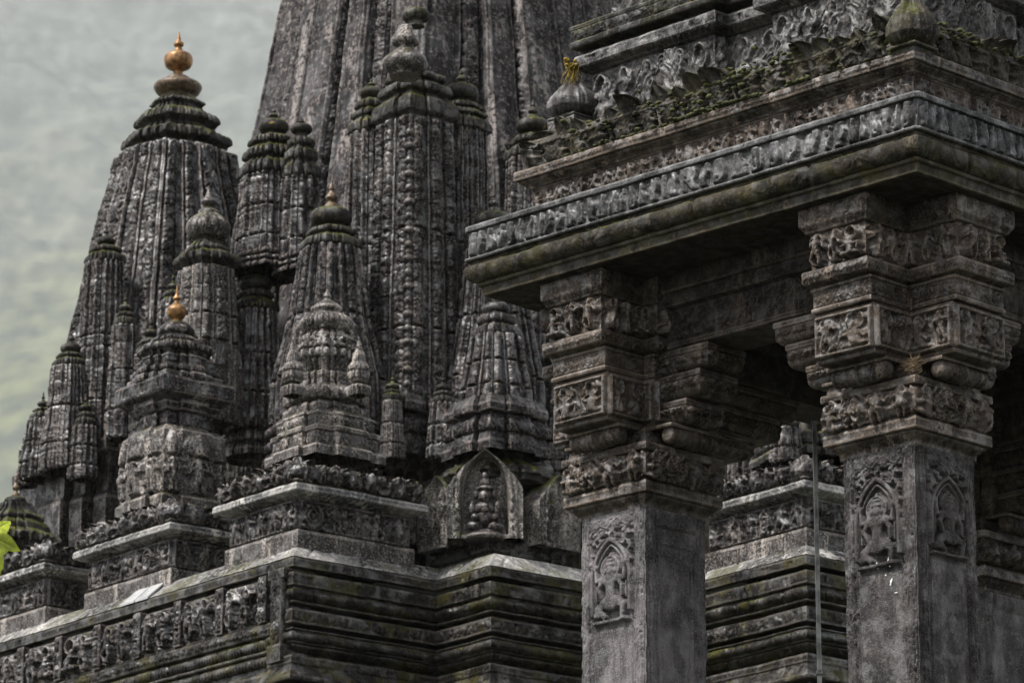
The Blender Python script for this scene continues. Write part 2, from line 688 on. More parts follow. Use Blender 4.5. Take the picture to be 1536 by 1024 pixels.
# ------------------------------------------------------------------ materials
def nodes(name):
    m = bpy.data.materials.new(name)
    m.use_nodes = True
    t = m.node_tree
    t.nodes.clear()
    out = t.nodes.new('ShaderNodeOutputMaterial')
    b = t.nodes.new('ShaderNodeBsdfPrincipled')
    t.links.new(b.outputs[0], out.inputs[0])
    return m, t, b


def stone(name, c0, c1, c2, moss=.0, rough=(.38, .75), pat=5., light=.5, lichen=.0, grain=.3, bump=.35, streak=.5, spec=.5, edge=.55, algae=0.):
    """weathered stone: dark growth c0, body c1, pale worn patches c2, moss on ledges"""
    m, t, b = nodes(name)
    N = t.nodes.new
    K = t.links.new
    geo = N('ShaderNodeNewGeometry')
    pos = geo.outputs['Position']

    def noise(scale, detail=4, vec=None, rg=.6):
        n = N('ShaderNodeTexNoise')
        n.inputs['Scale'].default_value = scale
        n.inputs['Detail'].default_value = detail
        n.inputs['Roughness'].default_value = rg
        K(vec or pos, n.inputs['Vector'])
        return n.outputs['Fac']

    def ramp(x, a, c):
        r = N('ShaderNodeMapRange')
        r.interpolation_type = 'SMOOTHSTEP'
        K(x, r.inputs[0])
        r.inputs[1].default_value = a
        r.inputs[2].default_value = c
        return r.outputs[0]

    def mix(f, a, c):
        x = N('ShaderNodeMix')
        x.data_type = 'RGBA'
        if hasattr(f, 'links'):
            K(f, x.inputs[0])
        else:
            x.inputs[0].default_value = f
        for v, i in ((a, 6), (c, 7)):
            if isinstance(v, tuple):
                x.inputs[i].default_value = (*v, 1)
            else:
                K(v, x.inputs[i])
        return x.outputs[2]

    def mul(a, c):
        x = N('ShaderNodeMath')
        x.operation = 'MULTIPLY'
        for v, i in ((a, 0), (c, 1)):
            if hasattr(v, 'links'):
                K(v, x.inputs[i])
            else:
                x.inputs[i].default_value = v
        return x.outputs[0]
    mp = N('ShaderNodeMapping')
    mp.inputs['Scale'].default_value = (1, 1, .2)
    K(pos, mp.inputs[0])
    big = noise(pat * .45, 5)
    st = noise(pat * 2.2, 4, mp.outputs[0])
    fine = noise(pat * 9, 5, None, .7)
    spk = noise(pat * 30, 3, None, .7)
    col = mix(ramp(big, .42, .58), c0, c1)
    col = mix(mul(ramp(st, .49, .58), streak), col, c0)
    col = mix(mul(ramp(fine, .56 - .1 * light, .72), .35 + .5 * light), col, c2)
    pale = ramp(noise(pat * 1.5, 6, mp.outputs[0]), .60 - .1 * light, .65)
    col = mix(mul(pale, mul(ramp(fine, .42, .54), min(1, light * 1.25))), col, c2)
    col = mix(mul(ramp(spk, .55, .7), grain), col, tuple(min(1, x * 1.9) for x in c2))
    col = mix(mul(ramp(spk, .45, .3), grain), col, tuple(x * .4 for x in c0))
    col = mix(mul(ramp(noise(pat * 7, 2), .63, .67), .55 * light), col, tuple(min(1, x * 1.15) for x in c2))
    if algae:
        col = mix(mul(mul(ramp(noise(pat * .8, 5), .53, .6), ramp(fine, .33, .5)), algae), col, (.042, .037, .008))
    wear = mul(ramp(geo.outputs['Pointiness'], .515, .60), ramp(fine, .36, .56))  # convex edges paler: wear, with edge highlights put into the colour
    col = mix(mul(wear, edge), col, tuple(x * .85 for x in c2))
    ro = N('ShaderNodeMapRange')
    K(fine, ro.inputs[0])
    ro.inputs[1].default_value = .35
    ro.inputs[2].default_value = .65
    ro.inputs[3].default_value = rough[0]
    ro.inputs[4].default_value = rough[1]
    rgh = ro.outputs[0]
    if moss or lichen:
        sx = N('ShaderNodeSeparateXYZ')
        K(geo.outputs['Normal'], sx.inputs[0])
        a = N('ShaderNodeMath'); a.operation = 'MULTIPLY_ADD'
        K(sx.outputs[2], a.inputs[0]); a.inputs[1].default_value = .42
        K(noise(pat * .7, 5), a.inputs[2])
        mk = ramp(a.outputs[0], .86 - .3 * moss, .98 - .3 * moss)
        mc = mix(ramp(fine, .4, .62), (.016, .02, .006), (.085, .085, .014))
        mk = mul(mk, ramp(fine, .3, .5))
        col = mix(mul(mk, min(1., .5 + moss)), col, mc)
        if lichen:
            lk = mul(ramp(noise(pat * 3.1, 4), .66, .72), lichen)
            col = mix(lk, col, (.30, .20, .02))
    K(col, b.inputs['Base Color'])
    K(rgh, b.inputs['Roughness'])
    wet = N('ShaderNodeMapRange')
    K(noise(pat * 1.7, 4), wet.inputs[0])
    wet.inputs[1].default_value = .48
    wet.inputs[2].default_value = .62
    wet.inputs[3].default_value = .1
    wet.inputs[4].default_value = spec * .95
    K(wet.outputs[0], b.inputs['Specular IOR Level'])
    bp = N('ShaderNodeBump')
    bp.inputs['Strength'].default_value = bump
    bp.inputs['Distance'].default_value = .012
    hs = N('ShaderNodeMath'); hs.operation = 'ADD'
    K(fine, hs.inputs[0]); K(mul(spk, .5), hs.inputs[1])
    K(hs.outputs[0], bp.inputs['Height'])
    K(bp.outputs[0], b.inputs['Normal'])
    return m


STONES, LIT_WORN = {}, {}
_stone = stone


def stone(name, c0, c1, c2, **k):
    STONES[name] = (c0, c1, c2, k)
    return _stone(name, c0, c1, c2, **k)


def lit_worn_edge(name):
    """the same stone paler along an exposed arris: wear, with top-edge highlights put into the colour"""
    if name not in LIT_WORN:
        c0, c1, c2, k = STONES[name]
        k = dict(k)
        k['streak'] = k.get('streak', .5) * .3
        LIT_WORN[name] = _stone(name + '_lit_worn_edge', tuple(.6 * a + .4 * b_ for a, b_ in zip(c0, c1)), tuple(.6 * a + .40 * b_ for a, b_ in zip(c1, c2)), tuple(a * 1.15 for a in c2), **k)
    return LIT_WORN[name]


def plain(name, col, rough=.5, metal=0., var=.2, scale=8.):
    m, t, b = nodes(name)
    n = t.nodes.new('ShaderNodeTexNoise')
    n.inputs['Scale'].default_value = scale
    n.inputs['Detail'].default_value = 5
    g = t.nodes.new('ShaderNodeNewGeometry')
    t.links.new(g.outputs['Position'], n.inputs['Vector'])
    x = t.nodes.new('ShaderNodeMix'); x.data_type = 'RGBA'
    mr = t.nodes.new('ShaderNodeMapRange')
    mr.interpolation_type = 'SMOOTHSTEP'
    mr.inputs[1].default_value = .36
    mr.inputs[2].default_value = .64
    t.links.new(n.outputs['Fac'], mr.inputs[0])
    t.links.new(mr.outputs[0], x.inputs[0])
    x.inputs[6].default_value = (*[c * (1 - var) for c in col], 1)
    x.inputs[7].default_value = (*[min(1, c * (1 + var)) for c in col], 1)
    t.links.new(x.outputs[2], b.inputs['Base Color'])
    b.inputs['Roughness'].default_value = rough
    b.inputs['Metallic'].default_value = metal
    return m


M = {}
M['temple'] = stone('temple_stone', (.0038, .0034, .0038), (.0135, .0117, .0119), (.225, .195, .178), moss=.10, pat=4.0, light=.5, grain=.1, streak=.65, bump=.4, spec=.85, rough=(.2, .6), edge=.75)
M['spire'] = stone('spire_stone', (.006, .0053, .006), (.027, .0236, .024), (.24, .21, .195), moss=.03, pat=2.2, light=.68, grain=.05, streak=.85, bump=.3, edge=.4)
M['mossy'] = stone('mossy_temple_stone', (.005, .0048, .0046), (.017, .0155, .0137), (.14, .126, .108), moss=.52, pat=4.0, light=.4, lichen=.6, grain=.15, bump=.45, spec=.6, algae=.25)
M['pale'] = stone('pale_shrine_stone', (.009, .008, .0078), (.042, .0368, .034), (.36, .318, .285), moss=.2, pat=5., light=.7, grain=.15, streak=.6, bump=.45, spec=.75, rough=(.25, .65), edge=.8)
M['brown'] = stone('brown_carved_stone', (.007, .0052, .0042), (.045, .0338, .0268), (.22, .169, .134), moss=.05, pat=6., light=.5, grain=.25, bump=.5, spec=.8, rough=(.24, .62), edge=.7)
M['beam'] = stone('shaded_beam_stone', (.004, .003, .0025), (.024, .0182, .0148), (.14, .108, .086), moss=0., pat=6., light=.45, grain=.3, bump=.55)  # brown stone darkened; shade under the eaves put into its colour
M['pav'] = stone('pavilion_stone', (.0075, .0058, .0047), (.047, .0365, .0290), (.24, .191, .153), moss=.05, pat=6.5, light=.5, grain=.3, bump=.5, spec=.85, rough=(.22, .6), edge=.75)
M['shaft'] = stone('pillar_stone', (.032, .029, .03), (.125, .114, .116), (.27, .25, .248), moss=0., pat=5., light=.3, grain=.5, bump=.8, streak=.6, rough=(.33, .6), spec=.6)
M['shadedshaft'] = stone('shaded_pillar_stone', (.014, .0122, .0122), (.052, .0458, .0446), (.145, .13, .125), moss=0., pat=5., light=.35, grain=.5, bump=.8, streak=.7, rough=(.25, .55), spec=.7)  # darker copy of the pillar stone; front pillar's deeper shade put into its colour
M['niche'] = stone('mossy_niche_stone', (.02, .0185, .0175), (.10, .09, .082), (.44, .40, .355), moss=.5, pat=5., light=.8, lichen=.7, grain=.15, streak=.5, bump=.45)
M['frieze'] = stone('grey_frieze_stone', (.0095, .0095, .0096), (.052, .0515, .0515), (.17, .168, .164), moss=.1, pat=6., light=.45, grain=.3, rough=(.2, .48), streak=.45, bump=.45, spec=.85, edge=.75)
M['eave'] = stone('mossy_eave_stone', (.0055, .0048, .0036), (.026, .0215, .014), (.15, .125, .085), moss=.34, pat=6., light=.42, lichen=.3, grain=.25, bump=.6, algae=.5)
M['parapet'] = stone('mossy_leaf_stone', (.0065, .0057, .0045), (.032, .027, .021), (.16, .138, .11), moss=.36, pat=4., light=.45, lichen=.35, grain=.25, bump=.55, algae=.35)
M['roof'] = stone('roof_carved_stone', (.009, .0086, .0088), (.05, .0462, .0448), (.21, .195, .186), moss=.14, pat=6., light=.5, grain=.25, bump=.5, spec=.85, rough=(.22, .6), edge=.7)
M['slab'] = stone('wet_slate', (.03, .03, .0305), (.17, .165, .158), (.44, .42, .39), moss=.14, pat=2.6, light=.8, rough=(.18, .45), grain=.2, bump=.25, streak=.0)
M['paleslab'] = stone('pale_wet_slate', (.2, .2, .2), (.36, .36, .36), (.5, .5, .5), pat=4., light=.3, rough=(.15, .3), grain=.1, bump=.15, streak=0., edge=.2)  # sky reflection off tilted wet slabs put into the pale colour
M['course'] = stone('dark_course_stone', (.0042, .0039, .0036), (.016, .0142, .0124), (.13, .115, .10), moss=.24, pat=4., light=.38, grain=.1, bump=.4, spec=.85, rough=(.2, .6), algae=.7, edge=.9)
M['gold'] = plain('gilded_copper', (.2, .105, .04), .42, .5, .5, 18)
M['tgold'] = plain('tarnished_gilding', (.09, .06, .035), .5, .3, .55, 22)
M['steel'] = plain('galvanised_pipe', (.16, .16, .15), .4, .6, .5, 9)
M['leaf'] = plain('young_leaf', (.27, .32, .012), .5, 0, .3, 25)
M['moss'] = plain('moss', (.032, .034, .005), .9, 0, .6, 30)
M['ymoss'] = plain('yellow_moss', (.17, .115, .01), .85, 0, .6, 40)
M['bark'] = plain('bark', (.09, .07, .05), .85, 0, .4, 30)
m, t, bs = nodes('forest')
N_ = t.nodes.new
geo = N_('ShaderNodeNewGeometry')
tn, bn = N_('ShaderNodeTexNoise'), N_('ShaderNodeTexNoise')
for n_, s_, d_ in ((tn, .022, 3), (bn, .003, 4)):
    n_.inputs['Scale'].default_value = s_
    n_.inputs['Detail'].default_value = d_
    t.links.new(geo.outputs['Position'], n_.inputs['Vector'])
sx = N_('ShaderNodeSeparateXYZ')
t.links.new(geo.outputs['Position'], sx.inputs[0])
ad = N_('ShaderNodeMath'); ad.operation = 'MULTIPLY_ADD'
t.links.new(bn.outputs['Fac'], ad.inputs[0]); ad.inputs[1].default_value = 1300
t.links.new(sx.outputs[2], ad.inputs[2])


def rmp(src, a, c):
    r = N_('ShaderNodeMapRange'); r.interpolation_type = 'SMOOTHSTEP'
    r.inputs[1].default_value, r.inputs[2].default_value = a, c
    t.links.new(src, r.inputs[0])
    return r.outputs[0]


def mxc(f, a, c):
    x = N_('ShaderNodeMix'); x.data_type = 'RGBA'
    t.links.new(f, x.inputs[0])
    for v, k in ((a, 6), (c, 7)):
        if isinstance(v, tuple):
            x.inputs[k].default_value = (*v, 1)
        else:
            t.links.new(v, x.inputs[k])
    return x.outputs[2]


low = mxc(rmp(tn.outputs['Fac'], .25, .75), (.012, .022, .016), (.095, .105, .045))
high = mxc(rmp(tn.outputs['Fac'], .2, .8), (.03, .04, .038), (.098, .108, .098))  # upper slope paler grey: mist near the top put into the colour
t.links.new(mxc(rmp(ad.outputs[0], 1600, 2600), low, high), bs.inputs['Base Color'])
bs.inputs['Roughness'].default_value = .9
bs.inputs['Specular IOR Level'].default_value = 0
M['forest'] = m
M['dropping'] = plain('white_droppings', (.55, .54, .52), .7, 0, .2, 40)
M['ground'] = plain('ground', (.03, .034, .02), .95, 0, .4, .8)
HAZE, SKY, SUN, EXPO = .000065, .05, 1.5, 2.4
# ================================================================== PAVILION
OP = np.array([2.6556, 27.2626])      # near corner of the front corner pillar
ZG = 5.9                              # terrace level
W = .62
PAV = thing('temple_pavilion', 'open stone pavilion with thick carved eaves on square figure-carved pillars', 'pavilion',
            (OP[0], OP[1], ZG), math.radians(45))
RP = .0085
ZOFF = (0, 0, -ZG)


def pb(mb, name, mat, parent=PAV, w=.004, seed=0., loc=ZOFF):
    return mb.build(name, M[mat], parent, weather=w * .65, seed=seed, loc=loc)


def shaft_carve(style, zb):
    scr = T_SCR[0]

    def fn(u, v, L, H, N):
        left = N[0] < -.5
        kind = style[0] if left else style[1]
        z = zb + v
        u, z = np.broadcast_arrays(u, z)
        b = .1
        e = np.minimum(u, L - u)
        strip = .7 + .6 * samp(scr, (e / b), np.mod(z * 2.2 + (u > L / 2) * .37, 1))
        strip = strip - .9 * np.exp(-((e - .016) / .008) ** 2) - .9 * np.exp(-((e - .087) / .009) ** 2)
        worn = fbm(u * 9, z * 5, 3.3, 2)
        strip = strip * (1 - .45 * sst(.5, .7, worn))
        topb = .75 + .5 * samp(scr, np.mod((u - b) / (L - 2 * b) * 2, 1), np.clip((z - 8.60) / .09, 0, 1)) * (z < 8.69)
        x = (u - b) / (L - 2 * b)
        if kind >= 0:
            z0, z1 = (7.93, 8.575) if kind == 0 else (8.0, 8.575)
            y = (z - z0) / (z1 - z0)
            c = -.25 + 2.7 * samp(T_DEI[kind], x, y) * (.85 + .3 * worn)
            low = .45 - .5 * np.exp(-(((z - z0 + .02)) / .012) ** 2)
            c = np.where(z < z0, np.where((x < .04) | (x > .96), -.2, low + .25 * (worn - .5)), c)
        else:
            c = -.3 + .3 * (worn - .5) + .4 * np.exp(-((x - .06) / .03) ** 2) + .4 * np.exp(-((x - .94) / .03) ** 2)
            c = np.where(z > 8.47, .25 + .3 * samp(scr, np.mod(x * 2, 1), np.clip((z - 8.47) / .1, 0, 1)), c)
        h = np.where(e < b, strip, c)
        h = np.where((z > 8.595) & (e >= b), topb, h)
        h = h - .6 * np.exp(-((z - 8.59) / .007) ** 2) * (e > b)
        return h + .12 * (fbm(u * 45, z * 45, 1.1, 2) - .5)
    return fn


def roll(mb, p0, p1, r, ribs=9):
    """rolled scroll between two points, banded, with eyes at its ends"""
    p0, p1 = np.array(p0), np.array(p1)
    L = np.linalg.norm(p1 - p0)
    ax = (p1 - p0) / L
    up = np.array([0, 0, 1.]); sd = np.cross(ax, up)
    t = np.linspace(0, 1, 56)
    a = np.linspace(0, 2 * math.pi, 36, endpoint=False)
    rr = r * (.82 + .18 * np.abs(np.cos((t - .5) * math.pi * .9)) + .1 * (np.abs(np.sin(t * math.pi * ribs)) - .5) + .12 * np.exp(-((t - .5) / .05) ** 2))
    rr[0] = rr[-1] = r * .55
    G = p0 + ax * L * t[:, None, None] + rr[:, None, None] * (up * np.cos(a)[None, :, None] + sd * np.sin(a)[None, :, None])
    mb.grid(G, wrap=True, flip=False)
    mb.ngon(G[-1]); mb.ngon(G[0], flip=True)


def slab_box(mb, x0, y0, x1, y1, z0, z1, carve=None, amp=.012, res=RP, c=.006, o0=0., lip=0.):
    p = Prof(o0 - c, z0).to(o0, z0 + c)
    if lip:
        p.to(0, z0 + c + lip)
    p.to(0, z1 - c, carve, amp).to(-c, z1)
    sweep(mb, rect(x0, y0, x1, y1), p, res, top=True, bottom=True)


def pillar(x0, y0, style, beam, label_extra, far_reach=None, detail=True, smat='shaft'):
    """beam: the sides (n s w e as -y +y -x +x) that carry beams; the others carry the eaves"""
    r = RP if detail else RP * 3
    zb = ZG + .25
    mb = MB()
    sweep(mb, chamfer(rect(x0, y0, x0 + W, y0 + W), .01), Prof(0, zb).to(0, 8.72, shaft_carve(style, zb), .019), r * .75, win=.004)
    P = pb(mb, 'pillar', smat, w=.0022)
    mb = MB()
    sweep(mb, rect(x0, y0, x0 + W, y0 + W), Prof(.16, ZG - .3).to(.16, ZG + .1).torus(ZG + .19, .04, off1=.05).to(.05, ZG + .25).to(-.01, ZG + .25), r * 2)
    pb(mb, 'pillar_base', 'pav', P, loc=None)
    Q = rect(x0, y0, x0 + W, y0 + W)
    mb = MB()
    sweep(mb, Q, Prof(-.02, 8.70).to(.012, 8.705).to(.012, 8.73).cyma(.062, 8.795, joints(.45, 3), .004).to(.085, 8.80).to(.09, 8.81)
          .to(.09, 8.87, joints(.3, 1), .006).to(.082, 8.885).to(.05, 8.887), r, bottom=True)
    pb(mb, 'abacus', 'pav', P, loc=None)
    mb = MB()
    sweep(mb, Q, Prof(.06, 8.885).to(.064, 8.90).torus(9.085, .035, both(cells(T_LEAF + T_FIG[:6] + T_LEAF + T_SCR, .15, 4, .35), rough_carve(9, 2), .35), .05)
          .to(.07, 9.095).to(.098, 9.10).to(.10, 9.115).to(.10, 9.15, cells(T_SCR, .09, 2, .3), .006).to(.09, 9.158).to(-.1, 9.16), r)
    pb(mb, 'carved_collar', 'pav', P, loc=None)
    # rolls under the arms, small corner blocks between them
    mb = MB()
    sweep(mb, rect(x0, y0, x0 + W, y0 + W), Prof(-.02, 9.15).to(.0, 9.155).to(0, 9.27, cells(T_SCR, .12, 5, .3), .014).to(-.05, 9.31), r)
    cy = y0 + W / 2
    cx = x0 + W / 2
    c0, c1 = .06, W - .06
    for sx, sy in ((-1, 0), (0, -1), (1, 0), (0, 1)):
        o = .145
        if sx:
            X = x0 - o if sx < 0 else x0 + W + o
            roll(mb, (X, y0 + c0 + .015, 9.222), (X, y0 + c1 - .015, 9.222), .068)
        else:
            Y = y0 - o if sy < 0 else y0 + W + o
            roll(mb, (x0 + c0 + .015, Y, 9.222), (x0 + c1 - .015, Y, 9.222), .068)
    sweep(mb, plus(c0, c1, -.2, -.2, W + .2, W + .2), Prof(0, 9.268).to(.012, 9.272).to(.012, 9.292).to(0, 9.297), r, ctr=(x0, y0), bottom=True, top=True)
    pb(mb, 'scroll_roll', 'pav', P, loc=None)
    # middle block with carved faces
    rc = {k: (.04 if k in beam else .31) for k in 'wnes'}
    pl = plus(c0, c1, -rc['w'], -rc['n'], W + rc['e'], W + rc['s'])
    mb = MB()
    sweep(mb, pl, Prof(-.06, 9.29).to(0.0, 9.30).to(0.004, 9.325).to(.004, 9.64, border(both(cells(T_FIG, .2, 8 + len(label_extra), .35), rough_carve(10, 3), .35), .035), .042).to(-.01, 9.655),
          r, ctr=(x0, y0), bottom=True)
    pb(mb, 'figure_block', 'pav', P, loc=None)
    # fillet course
    rc = {k: (.04 if k in beam else .335) for k in 'wnes'}
    pl = plus(c0, c1, -rc['w'], -rc['n'], W + rc['e'], W + rc['s'])
    mb = MB()
    sweep(mb, pl, Prof(-.02, 9.65).to(.012, 9.652).to(.014, 9.68).to(.002, 9.69).to(.002, 9.80, border(cells(T_SCR + T_PET, .12, 6, .3), .012), .012)
          .to(.012, 9.805).to(.016, 9.825).to(-.05, 9.83), r, ctr=(x0, y0), bottom=True)
    pb(mb, 'scroll_course', 'pav', P, loc=None)
    # upper figure block under the eave
    rc = {k: (.1 if k in beam else .39) for k in 'wnes'}
    pl = plus(c0 - .02, c1 + .02, -rc['w'], -rc['n'], W + rc['e'], W + rc['s'])
    mb = MB()
    sweep(mb, pl, Prof(-.07, 9.815).to(.015, 9.845).to(.02, 9.86).to(.02, 9.925, cells(T_SCR, .1, 3, .3), .012).to(.012, 9.935).to(-.03, 9.94)
          .to(-.03, 10.19, cells(T_FIG, .17, 2 + len(label_extra), .2), .085).to(.0, 10.2).cyma(.03, 10.26, flutes(.06), .006).to(.03, 10.369, rough_carve(14, 5), .01),
          r, ctr=(x0, y0), bottom=True)
    pb(mb, 'upper_figure_block', 'pav', P, loc=None)
    # stepped scroll brackets under the beams
    for k in beam:
        reach = (far_reach or {}).get(k, .45)
        mb = MB()
        for z0, z1, f, am in ((9.665, 9.838, 1., .02), (9.475, 9.66, .84, .032), (9.30, 9.47, .58, .034)):
            a, b = .12, W - .12
            R = reach * f
            q = {'n': (a, -R, b, -.04), 's': (a, W + .04, b, W + R), 'w': (-R, a, -.04, b), 'e': (W + .04, a, W + R, b)}[k]
            p = Prof(-.06, z0)
            p.curve([(-.025, z0 + .012), (-.006, z0 + .035), (0, z0 + .06)])
            p.to(0.0, z1 - .05, both(cells(T_SCR + T_LEAF, .16, 7, .3), rough_carve(12, 6), .35), am).to(.01, z1 - .045).to(.012, z1 - .01).to(0, z1)
            sweep(mb, rect(x0 + q[0], y0 + q[1], x0 + q[2], y0 + q[3]), p, r, bottom=True, top=True)
        pb(mb, 'bracket', 'pav', P, loc=None)
    return P


S2 = 2.44
SX = 3.75
FP = pillar(0, 0, (0, 1), 'es', 'front', {'s': .69, 'e': .69}, smat='shadedshaft')
for px, py, w_, h_, sl in ((1316, 848, .006, .05, .25), (1334, 842, .009, .075, .12), (1337, 872, .008, .05, -.3), (1329, 862, .006, .012, 0), (1345, 888, .012, .012, .3)):
    a_, b_ = (px - 768) / FPX, (512 - py) / FPX
    R_ = np.array([a_, CE - b_ * SE, SE + b_ * CE])
    n_ = np.array([R2, R2, 0])
    k_ = (n_ @ (np.array([OP[0], OP[1], 0]) - np.array([CAM[0], CAM[1], 0])) - .013) / (n_ @ R_)
    w3 = CAM + R_ * k_
    yl = (-(w3[0] - OP[0]) + (w3[1] - OP[1])) * R2
    mb = MB()
    n0 = 9
    t_ = np.linspace(-1, 1, n0)
    G = np.stack([np.stack([0 * t_ - .013 - .005 * (1 - v ** 2), yl + sl * h_ * v * .5 + w_ * t_ * math.sqrt(max(.02, 1 - v * v)) * (1 + .3 * math.sin(v * 7)), 0 * t_ + w3[2] + h_ * v * .5], -1) for v in np.linspace(-1, 1, 13)])
    mb.grid(G, flip=True)
    mb.build('white_streak', M['dropping'], FP, weather=.002)
pillar(0, S2, (0, -1), 'ne', 'far', {'n': .5, 'e': 1.15})
pillar(SX, 0, (0, 1), 'ws', 'side', {'w': .6, 's': .6}, False)
pillar(SX, S2, (-1, -1), 'wn', 'back', {'w': .6, 'n': .6}, False)

# beams between the pillars
for nm, q in (('west', (.11, W + .11, W - .11, S2 - .11)), ('south', (W + .11, .11, SX - .11, W - .11)),
              ('east', (SX + .11, W + .11, SX + W - .11, S2 - .11)), ('north', (W + .11, S2 + .11, SX - .11, S2 + W - .11))):
    mb = MB()
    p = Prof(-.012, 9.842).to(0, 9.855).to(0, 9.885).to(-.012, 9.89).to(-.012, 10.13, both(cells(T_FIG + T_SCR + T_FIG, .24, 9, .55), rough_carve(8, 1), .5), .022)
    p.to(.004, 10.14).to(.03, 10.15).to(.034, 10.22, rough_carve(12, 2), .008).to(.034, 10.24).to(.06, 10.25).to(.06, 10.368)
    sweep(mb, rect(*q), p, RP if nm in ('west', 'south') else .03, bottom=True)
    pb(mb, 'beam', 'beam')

# eave
E1 = S2 + W
EX = SX + W
mb = MB()
p = Prof(.43, 10.374).to(.435, 10.371).to(.49, 10.371).to(.50, 10.378).to(.50, 10.43, joints(.9, 2), .006).to(.505, 10.44).to(.525, 10.444).to(.528, 10.462).to(.522, 10.468)
p.torus(10.60, .055, both(joints(1.0, 4, 1.4, .01), rough_carve(10, 3), .5), .012, off1=.555, n=14).to(.562, 10.605).to(.566, 10.62).to(.58, 10.624)
sweep(mb, rect(0, 0, EX, E1), p, RP, bottom=True)
eave = pb(mb, 'eave', 'eave', w=.006)
mb = MB()
FZ = .575
c1_, c2_ = cells(T_WORN, .10, 3, .2), cells(T_WORN[::-1], .16, 5, .2)
mixcells = lambda u, v, L, H, N: np.where(vnoise(u * 1.3, 0 * u, 2.5) > .5, c1_(u, v, L, H, N), c2_(u, v, L, H, N))
p = Prof(.57, 10.624).to(.60, 10.628).to(.602, 10.645, joints(.6, 7), .004).to(.59, 10.652).to(.575, 10.656)
p.to(.575, 10.842, both(mixcells, joints(1.15, 9, .8, .012), .8), .034)
p.to(.592, 10.846).to(.603, 10.853).to(.603, 10.882, joints(.6, 8), .006).to(.59, 10.896).to(.38, 10.905)
for e in p.e:
    e[0][:, 0] -= FZ
sweep(mb, chamfer(rect(-FZ, -FZ, EX + FZ, E1 + FZ), .012), p, .0075)
pb(mb, 'eave_frieze', 'frieze', w=.005)
mb = MB()
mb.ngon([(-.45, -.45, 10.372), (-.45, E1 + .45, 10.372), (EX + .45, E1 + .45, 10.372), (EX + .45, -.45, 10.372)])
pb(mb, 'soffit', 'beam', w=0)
mb = MB()
E2 = 2.72
p = Prof(.42, 10.895).to(.42, 10.92).to(.414, 10.925).to(.414, 11.085, both(cells(T_FIG + T_WORN[:6], .115, 5, .3), rough_carve(12, 2), .2), .03).to(.42, 11.09).to(.425, 11.10)
for e in p.e:
    e[0][:, 0] -= .414
sweep(mb, chamfer(rect(-.414, -.414, EX + .414, E2 + .414), .01), p, .008)
pb(mb, 'figure_frieze', 'brown', w=.004)
mb = MB()
p = Prof(.40, 11.10).to(.432, 11.103).cyma(.485, 11.155, joints(.7, 3), .007).to(.498, 11.158).to(.51, 11.165).to(.51, 11.225, both(joints(.62, 4, 1.2), cells(T_SCR, .12, 5, .5), .8), .01).to(.5, 11.236).to(.36, 11.24)
sweep(mb, rect(0, 0, EX, E2), p, RP)
pb(mb, 'cornice', 'pav', w=.006)

# leafy parapet
mb = MB()
p = Prof(.41, 11.238).to(.42, 11.245).curve([(.445, 11.29), (.455, 11.34), (.46, 11.39), (.49, 11.44)], both(cells(T_LEAF, .17, 2, .25), rough_carve(10, 8), .3), .05).to(.40, 11.46).to(.18, 11.47)
sweep(mb, rect(0, 0, EX, E2), p, .009, win=.02)
par = pb(mb, 'leaf_parapet', 'parapet', w=.012)


def leaf(mb, b, out, up, w, h, curl=.5, lobes=5, n=(15, 17), thick=.012):
    """carved stone leaf rising from b, leaning along out and curling over at its tip"""
    b, out, up = np.array(b, float), np.array(out, float), np.array(up, float)
    sd = np.cross(up, out)
    t = np.linspace(0, 1, n[0])[:, None]
    x = np.linspace(-1, 1, n[1])[None]
    wd = w * .5 * np.sqrt(np.clip(1 - (np.maximum(t - .45, 0) / .57) ** 2, .01, 1)) * (.85 + .2 * np.sin(t * 2.6)) * (1 + .07 * np.abs(np.sin(t * lobes * 3.14)))
    th = curl * 3.2 * np.maximum(t - .35, 0) ** 1.5 / .52
    dt = 1 / (n[0] - 1)
    f = np.cumsum(np.sin(.12 + th), 0) * dt
    g = np.cumsum(np.cos(th), 0) * dt
    ridge = .10 * w * (1 - np.abs(x)) + .075 * w * np.cos(x * 9 + t * 7) - .16 * w * x * x
    G = b + up * (h * g)[..., None] + out * (h * f + ridge)[..., None] + sd * (wd * x)[..., None]
    mb.grid(G)
    mb.grid(G - out * thick * 2, flip=True)
    e = np.concatenate([G[0], G[1:, -1], G[-1, ::-1][1:], G[::-1, 0][1:]])
    mb.grid(np.stack([e, e - out * thick * 2]), flip=True)


mb = MB()
yv = np.arange(-.36, E2 + .42, .165)
for i, y in enumerate(yv):
    q = float(hsh(i, 2))
    br = .4 if hsh(i, 12) < .16 else 1.
    y += .05 * (q - .5)
    leaf(mb, (-.445, y, 11.245), (-1, 0, 0), (0, 0, 1), .19 + .09 * q, (.2 + .13 * float(hsh(i, 4))) * br, .15 + .45 * float(hsh(i, 6)))
pb(mb, 'leaf_row', 'parapet', par, w=.02, loc=None)
mb = MB()
xv = np.arange(-.36, EX + .3, .165)
for i, x in enumerate(xv):
    q = float(hsh(i, 9))
    br = .4 if hsh(i, 13) < .16 else 1.
    leaf(mb, (x, -.445, 11.245), (0, -1, 0), (0, 0, 1), .19 + .09 * q, (.2 + .13 * float(hsh(i, 4))) * br, .15 + .45 * float(hsh(i, 6)))
pb(mb, 'leaf_row', 'parapet', par, w=.02, loc=None)


